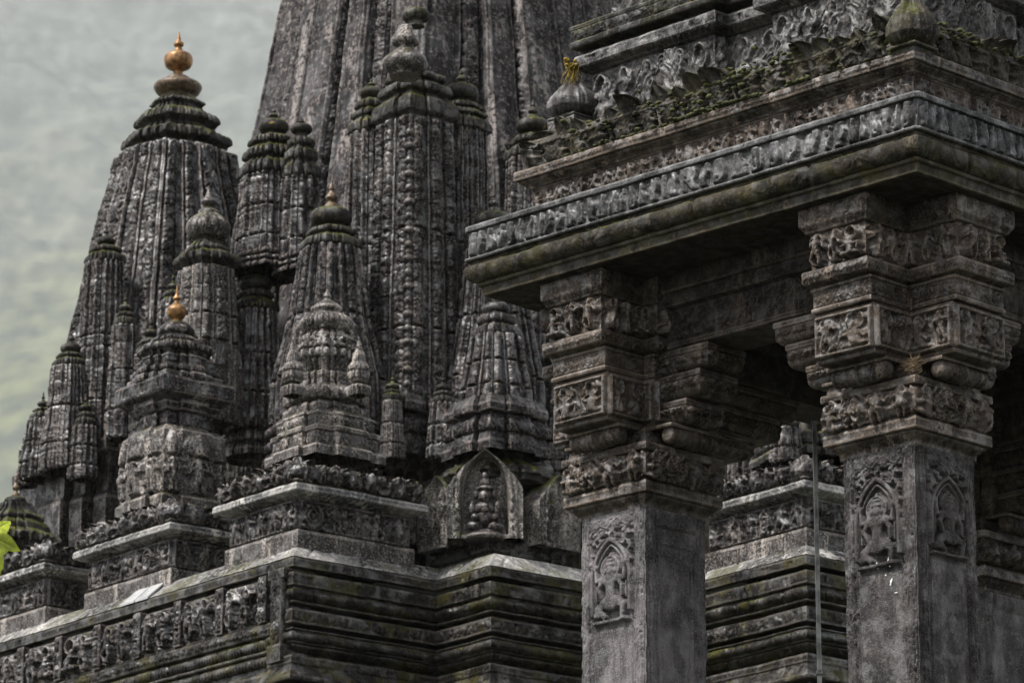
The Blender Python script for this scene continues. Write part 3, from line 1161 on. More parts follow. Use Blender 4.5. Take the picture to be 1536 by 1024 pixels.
def bud(mb, x, y, z, a, h, rz=0., res=.009):
    """lotus bud with a ridge down each corner"""
    t = np.linspace(0, 1, 24)
    f = a * np.interp(t, [0, .08, .22, .4, .56, .7, .83, .93, 1], [.55, .8, 1, .97, .8, .55, .31, .14, .03])
    pr = Prof(f[0], z)
    pr.curve([(q, z + h * k) for q, k in zip(f[1:], t[1:])], lambda u, v, L, H, N: .8 * samp(T_PET[0], u / L, np.broadcast_to(v / H, np.broadcast(u, v).shape) * .95) + .3 * np.abs(np.sin(u / L * 12)), a * .42)
    sweep(mb, rect(-1, -1, 1, 1), pr, res, scaled=True, ctr=(x, y), top=True, bottom=True)
    sweep(mb, rect(-a * .75, -a * .75, a * .75, a * .75), Prof(0, z - .05).to(.0, z - .02).to(.03, z - .015).to(.03, z + .005).to(0, z + .01), res, ctr=(x, y), top=True)


mb = MB()
bud(mb, -.42, -.42, 11.265, .125, .36)
pb(mb, 'corner_bud', 'parapet', par, w=.007, loc=None)
mb = MB()
bx, by = -.24, E2 + .17
slab_box(mb, bx - .13, by - .13, bx + .13, by + .13, 11.40, 11.60, cells(T_SCR, .13, 3, .4), .012)
bud(mb, bx, by, 11.62, .135, .29)
leaf(mb, (bx - .02, by + .1, 11.62), (0, .6, .3), (-.2, .3, .75), .14, .13, .3)
pb(mb, 'corner_finial', 'roof', par, w=.008, loc=None)
mb = MB()
for k, (a, s_) in enumerate(((0, 1.), (.18, .8), (-.2, .85))):
    d = np.array([-R2 * math.cos(a) + .3 * math.sin(a), R2 * math.cos(a) + .3 * math.sin(a), 0])
    leaf(mb, (-.30, E2 + .27, 11.25), d, (0, 0, 1), .34 * s_, .33 * s_, .55, lobes=3, n=(24, 25))
pb(mb, 'curled_corner_leaf', 'parapet', par, w=.008, loc=None)

# stepped roof
RT = [(-.2, -.2), (1.03, -.2), (1.03, -.07), (1.53, -.07), (1.53, -.2), (4.4, -.2), (4.4, 2.77), (-.2, 2.77), (-.2, 1.54), (-.07, 1.54), (-.07, 1.03), (-.2, 1.03)]
RT = np.array(RT)
mb = MB()
p = Prof(.0, 11.3).to(0, 11.42).to(-.015, 11.44).to(-.015, 11.935, both(cells(T_FIG + T_LEAF, .24, 7, .2), rough_carve(8.5, 4), .4), .045).to(.0, 11.945)
sweep(mb, RT, p, .0085)
rf = pb(mb, 'roof', 'roof', w=.006)
mb = MB()
p = Prof(-.02, 11.94).to(.02, 11.945).cyma(.075, 11.985, flutes(.05), .006).to(.08, 11.99).to(.08, 12.065, both(joints(.5, 5, 1.5), rough_carve(12, 2), .6), .012).to(.06, 12.08).to(-.05, 12.085)
sweep(mb, RT, p, RP)
pb(mb, 'roof_ledge', 'roof', rf, w=.009, loc=None)
mb = MB()
p = Prof(.0, 12.07).to(.0, 12.12).to(.095, 12.135).to(.10, 12.15).to(.10, 12.18).to(.094, 12.185).to(.094, 12.27, both(cells(T_SCR + T_LEAF, .1, 5, .3), rough_carve(11, 2), .5), .012).to(.10, 12.275).to(.10, 12.30).to(.09, 12.31).to(-.1, 12.33)
sweep(mb, RT, p, RP)
pb(mb, 'roof_slab', 'mossy', rf, w=.007, loc=None)
mb = MB()
z = 12.32
for k in range(4):
    o = -.12 - .28 * k
    p = Prof(o, z).to(o, z + .22, rough_carve(9, k), .03).to(o + .03, z + .23).cyma(o + .09, z + .28).to(o + .09, z + .35, joints(.5, k), .01).to(o - .1, z + .36)
    sweep(mb, rect(-.2, -.2, 4.4, 2.77), p, .012, top=(k == 3))
    z += .35
pb(mb, 'roof_tier', 'roof', rf, w=.01, loc=None)

# pipe
a = at(1221.5, 626, 31.2)
mb = MB()
zz_ = np.linspace(ZG - .02, a[2], 16)
tube(mb, [(a[0], a[1], z) for z in zz_], .0165, 14)
o = mb.build('metal_pipe', M['steel'], loc=(0, 0, 0))
for zc in (a[2] - .03, a[2] - 1.9):
    mb = MB()
    lathe(mb, [(.017, zc - .02), (.024, zc - .018), (.024, zc + .018), (.017, zc + .02)], 16, (a[0], a[1]))
    tube(mb, [(a[0], a[1], zc), (a[0] + .05, a[1] + .05, zc)], .006, 6)
    mb.build('clamp', M['steel'], o)
tag(o, 'thin pale metal pipe standing upright between the two carved pillars', 'pipe')

# straw of an old nest in the corner of the capital
mb = MB()
g = np.random.default_rng(11)
for k in range(70):
    a_ = g.uniform(-1, 1)
    c_ = np.array([-.055, -.055, 9.19 + .012 * k / 10]) + g.normal(0, 1, 3) * (.03, .03, .008)
    d_ = np.array([a_ * .6 - .2, -a_ * .6 - .2, g.normal(.1, .25)])
    L = g.uniform(.06, .15)
    tube(mb, [c_ - d_ * L * .5, c_ + np.array([0, 0, -.008]), c_ + d_ * L * .5], .0022, 5)
o = mb.build('straw_nest', plain('dry_straw', (.16, .11, .06), .8, 0, .4, 60), loc=(OP[0], OP[1], 0), rotz=math.radians(45))
tag(o, 'dry straw of an old nest tucked in the capital of the front corner pillar', 'nest')

# hanging moss
mb = MB()
g = np.random.default_rng(3)
c = np.array([OP[0], OP[1], 0]) + np.array([(-.28 - 2.86) * R2, (-.28 + 2.86) * R2, 12.0])
for k in range(46):
    b = c + g.normal(0, 1, 3) * (.018, .018, .02)
    L = g.uniform(.03, .17)
    t = np.linspace(0, 1, 6)
    dr = g.normal(0, .02, 3)
    pts = b + np.stack([dr[0] * t + .012 * np.sin(t * 5 + k), dr[1] * t, -L * t], 1)
    tube(mb, pts, np.linspace(.0045, .0015, 6) * g.uniform(.6, 1.3), 5)
for k in range(40):
    b = c + np.array([g.uniform(-.05, .1), g.uniform(-.05, .1), g.uniform(.0, .05)])
    blob(mb, b, (.018, .018, .014), 5)
o = mb.build('hanging_moss', M['ymoss'])
tag(o, 'bright yellow moss hanging from the end of the pavilion roof ledge', 'moss')

# moss cushions on the parapet
mb = MB()
for k in range(900):
    if k < 620:
        y = g.normal(1.35, .34) if k < 420 else g.uniform(-.4, 2.9)
        q = np.array([-.47 + g.normal(0, .03), y, 11.40 + g.normal(0, .05)])
        if k % 3 == 0:
            q = np.array([-.5 + g.normal(0, .02), y, 11.245])
    else:
        x = g.uniform(-.4, 1.4)
        q = np.array([x, -.47 + g.normal(0, .03), 11.44 + g.normal(0, .03)])
    r = g.uniform(.006, .02)
    blob(mb, q, (r * 1.2, r * 1.5, r * .8), 5)
o = mb.build('moss', M['moss'], weather=.012, wscale=2, loc=(OP[0], OP[1], 0), rotz=math.radians(45))
struct(o, 'stuff')
# ================================================================== TEMPLE
TH = math.radians(39)
AO = at(440, 833, 40.0)                   # outer top corner of the plinth
CT, ST = math.cos(TH), math.sin(TH)
TV = (-math.sin(TH + .1), -math.cos(TH))


def T2(x, y):
    return np.array([AO[0] + x * CT - y * ST, AO[1] + x * ST + y * CT])


RT_ = .0125
VW = (-.63, -.78)
ZT = 10.697                               # fascia top of the plinth
PL = thing('temple_plinth', 'dark moulded temple plinth with stepped corners, carved side wall and sloping wet slabs', 'plinth',
           (AO[0], AO[1], ZG), TH)


def tb(mb, name, mat, parent=PL, w=.003, seed=0., loc=ZOFF):
    return mb.build(name, M[mat], parent, weather=w * .6, seed=seed, loc=loc)


FULL = np.array([(0, 7.5), (0, 0), (1.7, 0), (1.7, -.84), (3.7, -.84), (3.7, -3.06), (8, -3.06), (8, 7.5)], float)
RIGHT = np.array([(.0, .33), (0, 0), (1.7, 0), (1.7, -.84), (3.7, -.84), (3.7, -3.06), (8, -3.06), (8, .33)], float)
LEFT = np.array([(.03, 7.5), (.03, .33), (.5, .33), (.5, 7.5)], float)

mb = MB()
p = Prof(-.06, 10.60).to(-.005, 10.602).to(.0, 10.61).to(0, 10.69, both(joints(.75, 3, 1.6, .012), rough_carve(8, 4), .3), .01).to(-.01, 10.70).to(-.03, 10.703)
sweep(mb, FULL, p, RT_)
tb(mb, 'fascia', 'course', w=.007)
mb = MB()
p = Prof(-.0, 10.703).to(-.24, 10.90, joints(.55, 6, 1.6, .012), .012).to(-.9, 10.905)
sweep(mb, FULL, p, .018, top=True)
tb(mb, 'sloping_slabs', 'slab', w=.006)

for y0, y1 in ((2.40, 2.62), (2.64, 2.88)):
    mb = MB()
    c_ = np.array([(-.012, y0), (-.012, y1), (.215, y1 - .03), (.215, y0 - .03)])
    zz = [10.722 + (x + .012) * .197 / .21 for x, _ in c_]
    up = [(x, y, z) for (x, y), z in zip(c_, zz)]
    dn_ = [(x, y, z - .02) for x, y, z in up]
    mb.ngon(up[::-1]); mb.ngon(dn_)
    for i in range(4):
        k_ = (i + 1) % 4
        mb.ngon([up[i], up[k_], dn_[k_], dn_[i]])
    tb(mb, 'pale_roof_slab', 'paleslab', w=0)

# courses of the right-hand stepped faces
mb = MB()
p = Prof(-.02, 8.9).to(-.02, 9.50).to(.10, 9.50)
p.to(.10, 9.54).to(.02, 9.66).to(.02, 9.67).to(.03, 9.68).to(.03, 9.745, joints(.6, 2, 1.3), .008).to(.02, 9.755).to(-.12, 9.76).to(-.12, 9.80).torus(9.875, .03, rough_carve(7, 3), .008, off1=-.04)
sweep(mb, RIGHT, p, RT_)
p = Prof(-.04, 9.875).to(-.005, 9.88).to(-.005, 9.895).torus(9.99, .055, both(joints(.7, 3, 1.2), rough_carve(9, 2), .4), .01, off1=-.02).to(-.02, 10.0).to(.0, 10.005).to(.0, 10.02).to(-.17, 10.025).to(-.17, 10.06)
p.to(.0, 10.062).to(.005, 10.07).to(.005, 10.195, both(cells(T_WORN + T_SCR * 2, .16, 4, .6), joints(.45, 2, 1.4, .014), .8), .016).to(-.0, 10.205).to(-.15, 10.21).to(-.15, 10.255, rough_carve(9, 5), .006)
p.to(-.03, 10.262).to(-.03, 10.285).to(-.055, 10.292).torus(10.40, .06, both(joints(.8, 5, 1.3), rough_carve(9, 2), .4), .012, off1=-.03).to(-.03, 10.415).to(-.0, 10.42).to(.01, 10.43)
p.to(.01, 10.54, both(joints(.62, 8, 1.5, .014), rough_carve(8, 7), .4), .012).to(-.0, 10.552).to(-.18, 10.556).to(-.18, 10.605)
sweep(mb, RIGHT, p, RT_)
tb(mb, 'moulded_courses', 'course', w=.009)
mb = MB()
sweep(mb, np.array([(-.04, 7.5), (-.04, -.04), (1.66, -.04), (1.66, -.88), (3.66, -.88), (3.66, -3.1), (8, -3.1), (8, 7.5)]),
      Prof(.35, ZG - .3).to(.35, 6.9).to(.2, 6.95).torus(7.4, .12).to(.15, 7.45).to(.15, 8.1).to(.3, 8.15).to(.3, 8.35).to(.12, 8.5).to(.12, 9.0).to(.22, 9.04).to(.22, 9.3).to(.0, 9.45), .05)
tb(mb, 'lower_plinth', 'course', w=.015)

# left wall with its figure panels
mb = MB()
p = Prof(.06, 9.3).to(.06, 9.62).to(.02, 9.66).to(.02, 9.70).torus(9.80, .05, both(flutes(.05), rough_carve(7, 3), .4), .008, off1=.02).to(.02, 9.81).to(.06, 9.82).to(.06, 9.85)
p.to(.0, 9.86).torus(9.975, .055, both(flutes(.045), joints(.7, 2, 1.2), 1.), .01, off1=.0).to(.03, 9.99).to(.055, 9.995)
p.to(.055, 10.105, both(cells(T_SCR + T_LEAF, .13, 3, .4), joints(.7, 2, 1.4), .8), .018).to(.04, 10.115).to(-.06, 10.12)
p.to(-.06, 10.60)
sweep(mb, LEFT, p, RT_)
tb(mb, 'side_wall', 'course', w=.007)
for k in range(8):
    y0 = .40 + .70 * k
    mb = MB()
    slab_box(mb, -.06 + .06, y0 + .13, .12, y0 + .64, 10.12, 10.55, both(cells(T_FIG, .29, 3 + k, .1), rough_carve(9, k), .1), .10, .010)
    tb(mb, 'figure_panel', 'temple', w=.007)
    mb = MB()
    slab_box(mb, -.045, y0 - .02, .12, y0 + .09, 10.12, 10.575, stack(T_FIG + T_SCR, k, 1.6), .03, .010)
    tb(mb, 'wall_pilaster', 'temple', w=.006)
mb = MB()
slab_box(mb, -.05, .11, .3, .28, 9.86, 10.585, stack(T_SCR, 3, 2.), .02, .011)
slab_box(mb, -.075, .09, .3, .30, 9.70, 9.87, None, 0, .012)
slab_box(mb, -.06, .07, .3, .32, 10.50, 10.598, None, 0, .012)
tb(mb, 'corner_pilaster', 'course', w=.008)


# ------------------------------------------------------------------ pieces of shrines
def nrm(plan):
    q = np.abs(plan[:, 0] * CT - plan[:, 1] * ST).max()
    return plan / q


RA = nrm(ratha([(.40, -.13), (.46, .26), (.70, -.15), (.77, .27)], 0))
RB = nrm(ratha([(.30, -.10), (.35, .20), (.54, -.11), (.59, .20), (.78, -.1), (.83, .17)], 0))
RD = nrm(ratha([(.5, -.12), (.58, .26)], 0))
RE = nrm(ratha([(.34, .10), (.40, -.2), (.48, .24), (.74, .1)], 0))
RC = nrm(ratha([(.5, .14)], 0))
SQ = nrm(ratha([(.6, .0001)], 0))


def tile_arch():
    X, Y = axes(1., 1.3)
    ax = np.abs(X)
    d = np.where(Y > .45, np.hypot(ax + .45, (Y - .45) * .95) - .85, ax - .4)
    h = np.exp(-(d / .035) ** 2) + .7 * np.exp(-((d + .1) / .025) ** 2) + .75 * sst(-.14, -.2, d) * (1 - .3 * (X / .3) ** 2)
    return np.where(d > .06, .25, h)


T_ARCH = [tile_arch()]


class Tower:
    """a tower about an axis seen at photo column px, at depth d; sizes below are in photo pixels at that depth"""

    def __init__(self, px, d, py_base, root=None, name=None, label=None, cat=None, group=None, rot=TH, xy=None):
        self.s = d / FPX
        self.d = d
        b = at(px, py_base, d)
        self.px = px
        self.Y = b[1]
        if root is None:
            root = thing(name, label, cat, b, rot, group)
            self.o = (0, 0)
            self.rx = b
            self.rot = rot
            self.c = (0., 0.)
            root['_'] = 0
            del root['_']
        else:                              # axis in the frame of an existing tower
            t = root
            dx, dy = b[0] - t.rx[0], b[1] - t.rx[1]
            c, s = math.cos(-t.rot), math.sin(-t.rot)
            self.c = (c * dx - s * dy, s * dx + c * dy)
            self.rx, self.rot = t.rx, t.rot
            root = t.root
        self.root = root
        self.par = root
        self.zl = self.rx[2]
        # z of a photo row on the axis
        self.loc = (0, 0, -self.rx[2])

    def z(self, py):
        b = (512 - py) / FPX
        return CAM[2] + self.Y * (SE + b * CE) / (CE - b * SE)

    def put(self, mb, name, mat, w=.006, par=None):
        o = mb.build(name, M[mat], self.root if par is None else par, weather=w * .6, seed=self.px * .37, loc=self.loc if par is None else None)
        return o

    def lathe(self, name, mat, pts, par=None, smooth=True, ribs=0, amp=.1, w=.003, n=40):
        P = [(r * self.s, self.z(y)) for r, y in pts][::-1]
        P = smoothprof(P, 6) if smooth else np.array(P)
        mb = MB()
        lathe(mb, P, n, self.c, ribs, amp)
        return self.put(mb, name, mat, w, par)

    def stackp(self, pts):
        """profile in pixels, bottom to top: (half width, row[, kind, carve, amp_px, bulge_px])"""
        s = self.s
        it = iter(pts)
        a = next(it)
        p = Prof(a[0] * s, self.z(a[1]))
        for q in it:
            kind = q[2] if len(q) > 2 else 'l'
            cv = q[3] if len(q) > 3 else None
            am = (q[4] if len(q) > 4 else 2) * s
            if kind == 'l':
                p.to(q[0] * s, self.z(q[1]), cv, am)
            elif kind == 't':
                p.torus(self.z(q[1]), (q[5] if len(q) > 5 else 5) * s, cv, am, off1=q[0] * s)
            elif kind == 'c':
                p.cyma(q[0] * s, self.z(q[1]), cv, am)
        return p

    def tiers(self, name, mat, plan, pts, par=None, w=.007, top=True, res=RT_, bottom=False):
        mb = MB()
        sweep(mb, plan, self.stackp(pts), res, scaled=True, top=top, ctr=self.c, bottom=bottom, view=VW)
        return self.put(mb, name, mat, w, par)


def facet(bigw=.22, seed=0, joint=.35):
    """ribs of a tower: wide faces carry leaf and arch panels, narrow ones chevrons, deep grooves between"""
    A = stack(T_LEAF + T_GAV + T_LEAF + T_SCR, seed, .75, .1, .35)
    B = stack(T_LEAF + T_PET, seed + 1, 1.2, .06, .3)
    C = rough_carve(8, seed)

    def fn(u, v, L, H, N):
        h = A(u, v, L, H, N) if L > bigw else B(u, v, L, H, N)
        h = h * .75 + .3 * C(u, v, L, H, N)
        e = np.minimum(u, L - u)
        h = h + 1.1 * (1 - (2 * u / L - 1) ** 2)
        h = h - 1.5 * np.exp(-((e - .12 * L) / (.035 * L + .006)) ** 2) + .5 * (e < .07 * L)
        k = v / joint + .25 * hsh(round(L * 100), seed)
        h = h - .45 * np.exp(-(((k - np.round(k)) * joint) / .012) ** 2) * sst(.3, .6, vnoise(u * 6, v * 3, seed + .5))
        return h
    return fn


def smoothribs(seed=0):
    """tall plain panels between raised strips, only lightly carved"""
    A = stack(T_SCR + T_LEAF, seed, 1.0, .08, .5)

    def fn(u, v, L, H, N):
        x = u / L
        if L > .30:
            e = np.minimum(x, 1 - x)
            h = 1.0 * (1 - (2 * x - 1) ** 2) + .9 * np.exp(-((e - .05) / .035) ** 2) - .5 * np.exp(-((e - .13) / .03) ** 2) + 0 * v
            bend = .5 + .28 * np.sin(v * .5 + seed)
            h = h + .55 * np.exp(-((x - bend) / .07) ** 2) * (L > .5)
        else:
            h = A(u, v, L, H, N) * .8
        k = v / .62
        return h - .3 * np.exp(-(((k - np.round(k)) * .62) / .012) ** 2) * sst(.35, .6, vnoise(u * 4, v * 2, seed + .5)) + .25 * (fbm(u * 9, v * 4, seed + 1, 3) - .5)
    return fn


def kalasha(T, tip, disc, hw, mat='mossy', gold=None, par=None):
    """pointed finial on a ribbed disc"""
    k = disc - tip
    T.lathe('crown_disc', mat, [(hw * .35, disc - hw * .42), (hw * .8, disc - hw * .33), (hw, disc), (hw * .85, disc + hw * .3), (hw * .5, disc + hw * .42), (hw * .62, disc + hw * .75)], par, ribs=22, amp=.06)
    f = max(2.5, hw * .3)
    e = disc - hw * .35 - tip
    T.lathe('finial', gold or mat, [(.6, tip), (f * .45, tip + e * .25), (f * .35, tip + e * .35), (f * 1.0, tip + e * .55), (f * .8, tip + e * .66), (f * .6, tip + e * .72), (f * 1.25, tip + e * .88), (f * 1.2, tip + e)], par)


def turret(root, px, d, tip, disc, dhw, crown, chw, body, bhw0, bhw1, base=None, mat='temple', plan=RA, gold=None, cmat='mossy', seed=0, amp=4.2, name='turret'):
    """engaged miniature spire: finial, ribbed disc, stacked crown, ribbed body, base mouldings"""
    T = Tower(px, d, body[1], root=root)
    if plan is RA:
        plan = (RA, RB, RD, RE)[seed % 4]
    bd = T.tiers(name, mat, plan, [(bhw1, body[1]), (bhw1 * .97, body[0] * .25 + body[1] * .75, 'l', facet(.2, seed), amp),
                                   (bhw0 * .62 + bhw1 * .38, body[0] * .6 + body[1] * .4, 'l', facet(.2, seed + 1), amp), (bhw0, body[0], 'l', facet(.2, seed + 2), amp)])
    T.loc = None
    lc, T.loc = T.loc, None
    n = max(2, len(crown) - 1)
    pts = [(bhw0 * .9, crown[-1] + 1)]
    for i in range(len(crown) - 1, 0, -1):
        y0, y1 = crown[i], crown[i - 1]
        f = chw * (.55 + .45 * i / n)
        pts += [(f * .9, y0), (f, y0 - (y0 - y1) * .12), (f * .93, y0 - (y0 - y1) * .75, 't', rough_carve(8, seed), 2, chw * .06), (f * .8, y1 + (y0 - y1) * .12)]
    T.tiers('crown', cmat, plan, pts, par=bd)
    kalasha(T, tip, disc, dhw, cmat, gold, par=bd)
    if base:
        hw, y0, y1 = base
        k = (y1 - y0) / 3
        T.tiers('base_moulding', mat, plan, [(hw * 1.02, y1), (hw * 1.02, y1 - k * .5), (hw * .92, y1 - k), (hw * .9, y0 + k * 1.3, 't', rough_carve(8, seed), 3, hw * .08), (hw * .84, y0 + k), (hw * .98, y0 + k * .9), (hw * .98, y0 + k * .5), (hw * .85, y0)], par=bd)
    return T


# ------------------------------------------------------------------ main spire
MS = Tower(662, 47.0, 900, name='temple_spire', label='tall grey main temple spire with soaring curved ribs, its top beyond the frame', cat='temple tower')
CU = [(-560, 40), (-420, 95), (-200, 178), (0, 256), (200, 294), (310, 316), (480, 345), (620, 362), (720, 366), (900, 366)]
RM = nrm(ratha([(.36, -.05), (.385, .1), (.5, -.12), (.55, .19), (.78, -.06), (.81, .12)], 0))
ys = np.linspace(900, -560, 36)
pts = [(np.interp(y, [c[0] for c in CU], [c[1] for c in CU]), y) for y in ys]
mb = MB()
P0 = Prof(pts[0][0] * MS.s, MS.z(pts[0][1]))
P0.curve([(h * MS.s, MS.z(y)) for h, y in pts[1:]], smoothribs(2), .045)
sweep(mb, RM, P0, .016, scaled=True, top=True, ctr=MS.c, view=VW)
MS.put(mb, 'spire_body', 'spire', .016)
MS.lathe('crown_disc', 'spire', [(30, -620), (70, -610), (85, -590), (70, -570), (38, -555)], ribs=30, amp=.06)
MS.lathe('finial', 'gold', [(1, -730), (5, -710), (8, -700), (6, -690), (26, -670), (26, -650), (10, -630), (22, -618)])
MS.tiers('spire_base', 'temple', RB, [(362, 860), (362, 800), (372, 790), (372, 770), (350, 760), (350, 715, 't', rough_carve(6, 1), 5, 12), (372, 706), (372, 690), (352, 680), (350, 650, 't', rough_carve(6, 2), 5, 10), (335, 640), (352, 630), (352, 618), (325, 606)], res=.02)

# the large engaged turret on the near corner of the spire
HP = ratha([(.62, -.12), (.70, .24)], 0)
HQ = np.abs(HP[:, 0] * CT - HP[:, 1] * ST).max()
H = turret(MS, 620, 44.0, 12, 24, 22, (112, 128, 150, 188), 66, (188, 612), 58, 72, (92, 606, 700), plan=HP / HQ, seed=3, amp=5)
T = Tower(608, 44.2, 110, root=MS)
T.lathe('ribbed_pot', 'pale', [(10, 40), (13, 50), (20, 58), (20, 66), (12, 72), (20, 80), (33, 92), (30, 104), (18, 112), (24, 116)], ribs=8, amp=.12)
mb = MB()
for k in range(19):
    y = 208 + 21 * k
    q = H.z(y)
    r0 = 58 + 14 * (y - 188) / 424
    c = -r0 * H.s / HQ
    w = (9 + 3 * (k % 2)) * H.s
    slab_box(mb, H.c[0] + c - .25 * w, H.c[1] + c - .25 * w, H.c[0] + c + 1.6 * w, H.c[1] + c + 1.6 * w, q - 6 * H.s, q + 5 * H.s, None, 0, .012, .012, -.01)
    blob(mb, (H.c[0] + c, H.c[1] + c, q - 9 * H.s), (w * .7, w * .7, 6 * H.s), 8)
MS.put(mb, 'bead_ridge', 'temple', .006)
turret(MS, 690, 44.3, 104, 140, 27, (156, 168, 180, 204), 47, (200, 640), 38, 50, (58, 600, 690), seed=5)
turret(MS, 552, 44.3, 118, 140, 18, (150, 166, 180, 204), 36, (200, 640), 28, 40, (50, 600, 690), seed=6)
turret(MS, 493, 43.6, 272, 327, 32, (342, 356, 378), 48, (374, 640), 44, 90, (98, 632, 700), gold='tgold', seed=7, mat='spire')
turret(MS, 740, 43.9, 284, 332, 29, (346, 358, 380), 45, (376, 640), 42, 80, (88, 632, 720), gold='pale', seed=8)
turret(MS, 407, 46.0, 162, 191, 23, (206, 222, 244, 272), 54, (268, 396), 46, 54, (64, 384, 412), seed=9)
turret(MS, 449, 45.7, 176, 194, 17, (206, 222, 244, 272), 30, (268, 396), 26, 34, (40, 384, 412), seed=10)
turret(MS, 380, 45.5, 398, 426, 25, (436, 450, 472), 36, (468, 640), 32, 44, (50, 630, 690), seed=11)
turret(MS, 432, 45.0, 490, 520, 14, (526, 534, 548), 20, (546, 660), 17, 24, None, seed=12)
turret(MS, 588, 43.2, 560, 580, 11, (584, 590, 602), 16, (600, 690), 14, 20, None, seed=13)
turret(MS, 664, 43.3, 560, 582, 12, (586, 594, 606), 18, (604, 690), 15, 22, None, seed=14)
turret(MS, 838, 45.0, 500, 540, 22, (552, 566, 590), 36, (586, 700), 32, 42, (52, 690, 770), seed=15)
turret(MS, 800, 45.6, 150, 190, 26, (204, 220, 244), 44, (240, 600), 38, 50, (60, 596, 700), seed=16)

T = Tower(412, 46.6, 720, root=MS)
T.tiers('shoulder', 'mossy', RB, [(92, 740), (90, 660, 'l', facet(.2, 51), 4), (84, 560, 'l', facet(.2, 52), 4), (76, 440, 'l', facet(.2, 53), 4), (72, 420), (80, 414), (78, 400, 't', rough_carve(8, 3), 3, 4), (60, 392)])

T = Tower(1010, 45.8, 860, root=MS)
T.tiers('hall_wall', 'course', RB, [(230, 900), (230, 700), (236, 694), (236, 680), (215, 672), (215, 640, 'l', rough_carve(6, 3), 5), (225, 630), (225, 616), (190, 600), (190, 560, 'l', rough_carve(6, 4), 5), (120, 520), (60, 470)])

# ------------------------------------------------------------------ tower on the left with the gilded finial
LT = Tower(250, 51.0, 860, name='temple_tower', label='dark ribbed temple tower on the left with mossy stepped crown under a large gilded finial', cat='temple tower')
LT.lathe('gilded_finial', 'gold', [(.6, 48), (3, 58), (4, 62), (7.5, 65), (7.5, 69), (4, 71), (6, 74), (8, 77), (20, 83), (22.5, 92), (19, 101), (9, 107), (8, 112), (13, 115), (15, 117)], n=48, w=.001)
LT.lathe('gilded_disc', 'tgold', [(14, 115), (19, 118), (21, 121), (34, 126), (37.5, 132), (33, 140), (26, 145), (25, 149), (29, 152), (26, 156)], n=48)
LT.tiers('stepped_crown', 'mossy', RB, [(86, 260), (92, 252), (90, 238, 't', rough_carve(6, 1), 3, 3), (78, 232), (76, 227), (85, 223), (80, 209, 't', rough_carve(6, 2), 4, 4), (62, 203), (58, 196), (66, 191), (58, 176, 't', rough_carve(6, 3), 4, 4), (42, 170), (38, 163), (44, 159), (36, 153, 't', None, 2, 2), (28, 148)])
mb = MB()
LC = [(235, 94), (262, 98), (340, 123), (450, 146), (540, 168), (650, 190), (720, 200)]
ys = np.linspace(720, 235, 20)
P0 = Prof(200 * LT.s, LT.z(720))
P0.curve([(np.interp(y, [c[0] for c in LC], [c[1] for c in LC]) * LT.s, LT.z(y)) for y in ys[1:]], facet(.3, 4, .5), .04)
sweep(mb, nrm(ratha([(.34, -.1), (.40, .2), (.68, -.1), (.74, .2)], 0)), P0, .016, scaled=True, ctr=LT.c, view=VW)
LT.put(mb, 'tower_body', 'temple', .012)
LT.tiers('tower_base', 'temple', RB, [(236, 960), (236, 790), (228, 780), (228, 730), (240, 722), (240, 706), (222, 698), (222, 676, 't', rough_carve(6, 2), 5, 8), (212, 668), (226, 660), (226, 650), (205, 640)], res=.02)
for i, a in enumerate([(150, 50.2, 336, 362, 14, (370, 380, 398), 32, (394, 680), 27, 42), (101, 50.0, 496, 523, 16, (530, 538, 552), 28, (550, 710), 24, 40),
                       (61, 50.4, 588, 606, 9, (612, 618, 630), 20, (628, 720), 17, 32), (183, 49.6, 438, 462, 10, (468, 476, 490), 18, (488, 660), 15, 22),
                       (42, 50.6, 640, 655, 7, (660, 666, 676), 12, (674, 730), 10, 15), (222, 49.4, 470, 500, 12, (508, 518, 534), 22, (530, 690), 19, 27), (125, 49.7, 590, 612, 10, (618, 626, 640), 17, (638, 720), 14, 20)]):
    turret(LT, *a, None, seed=20 + i)


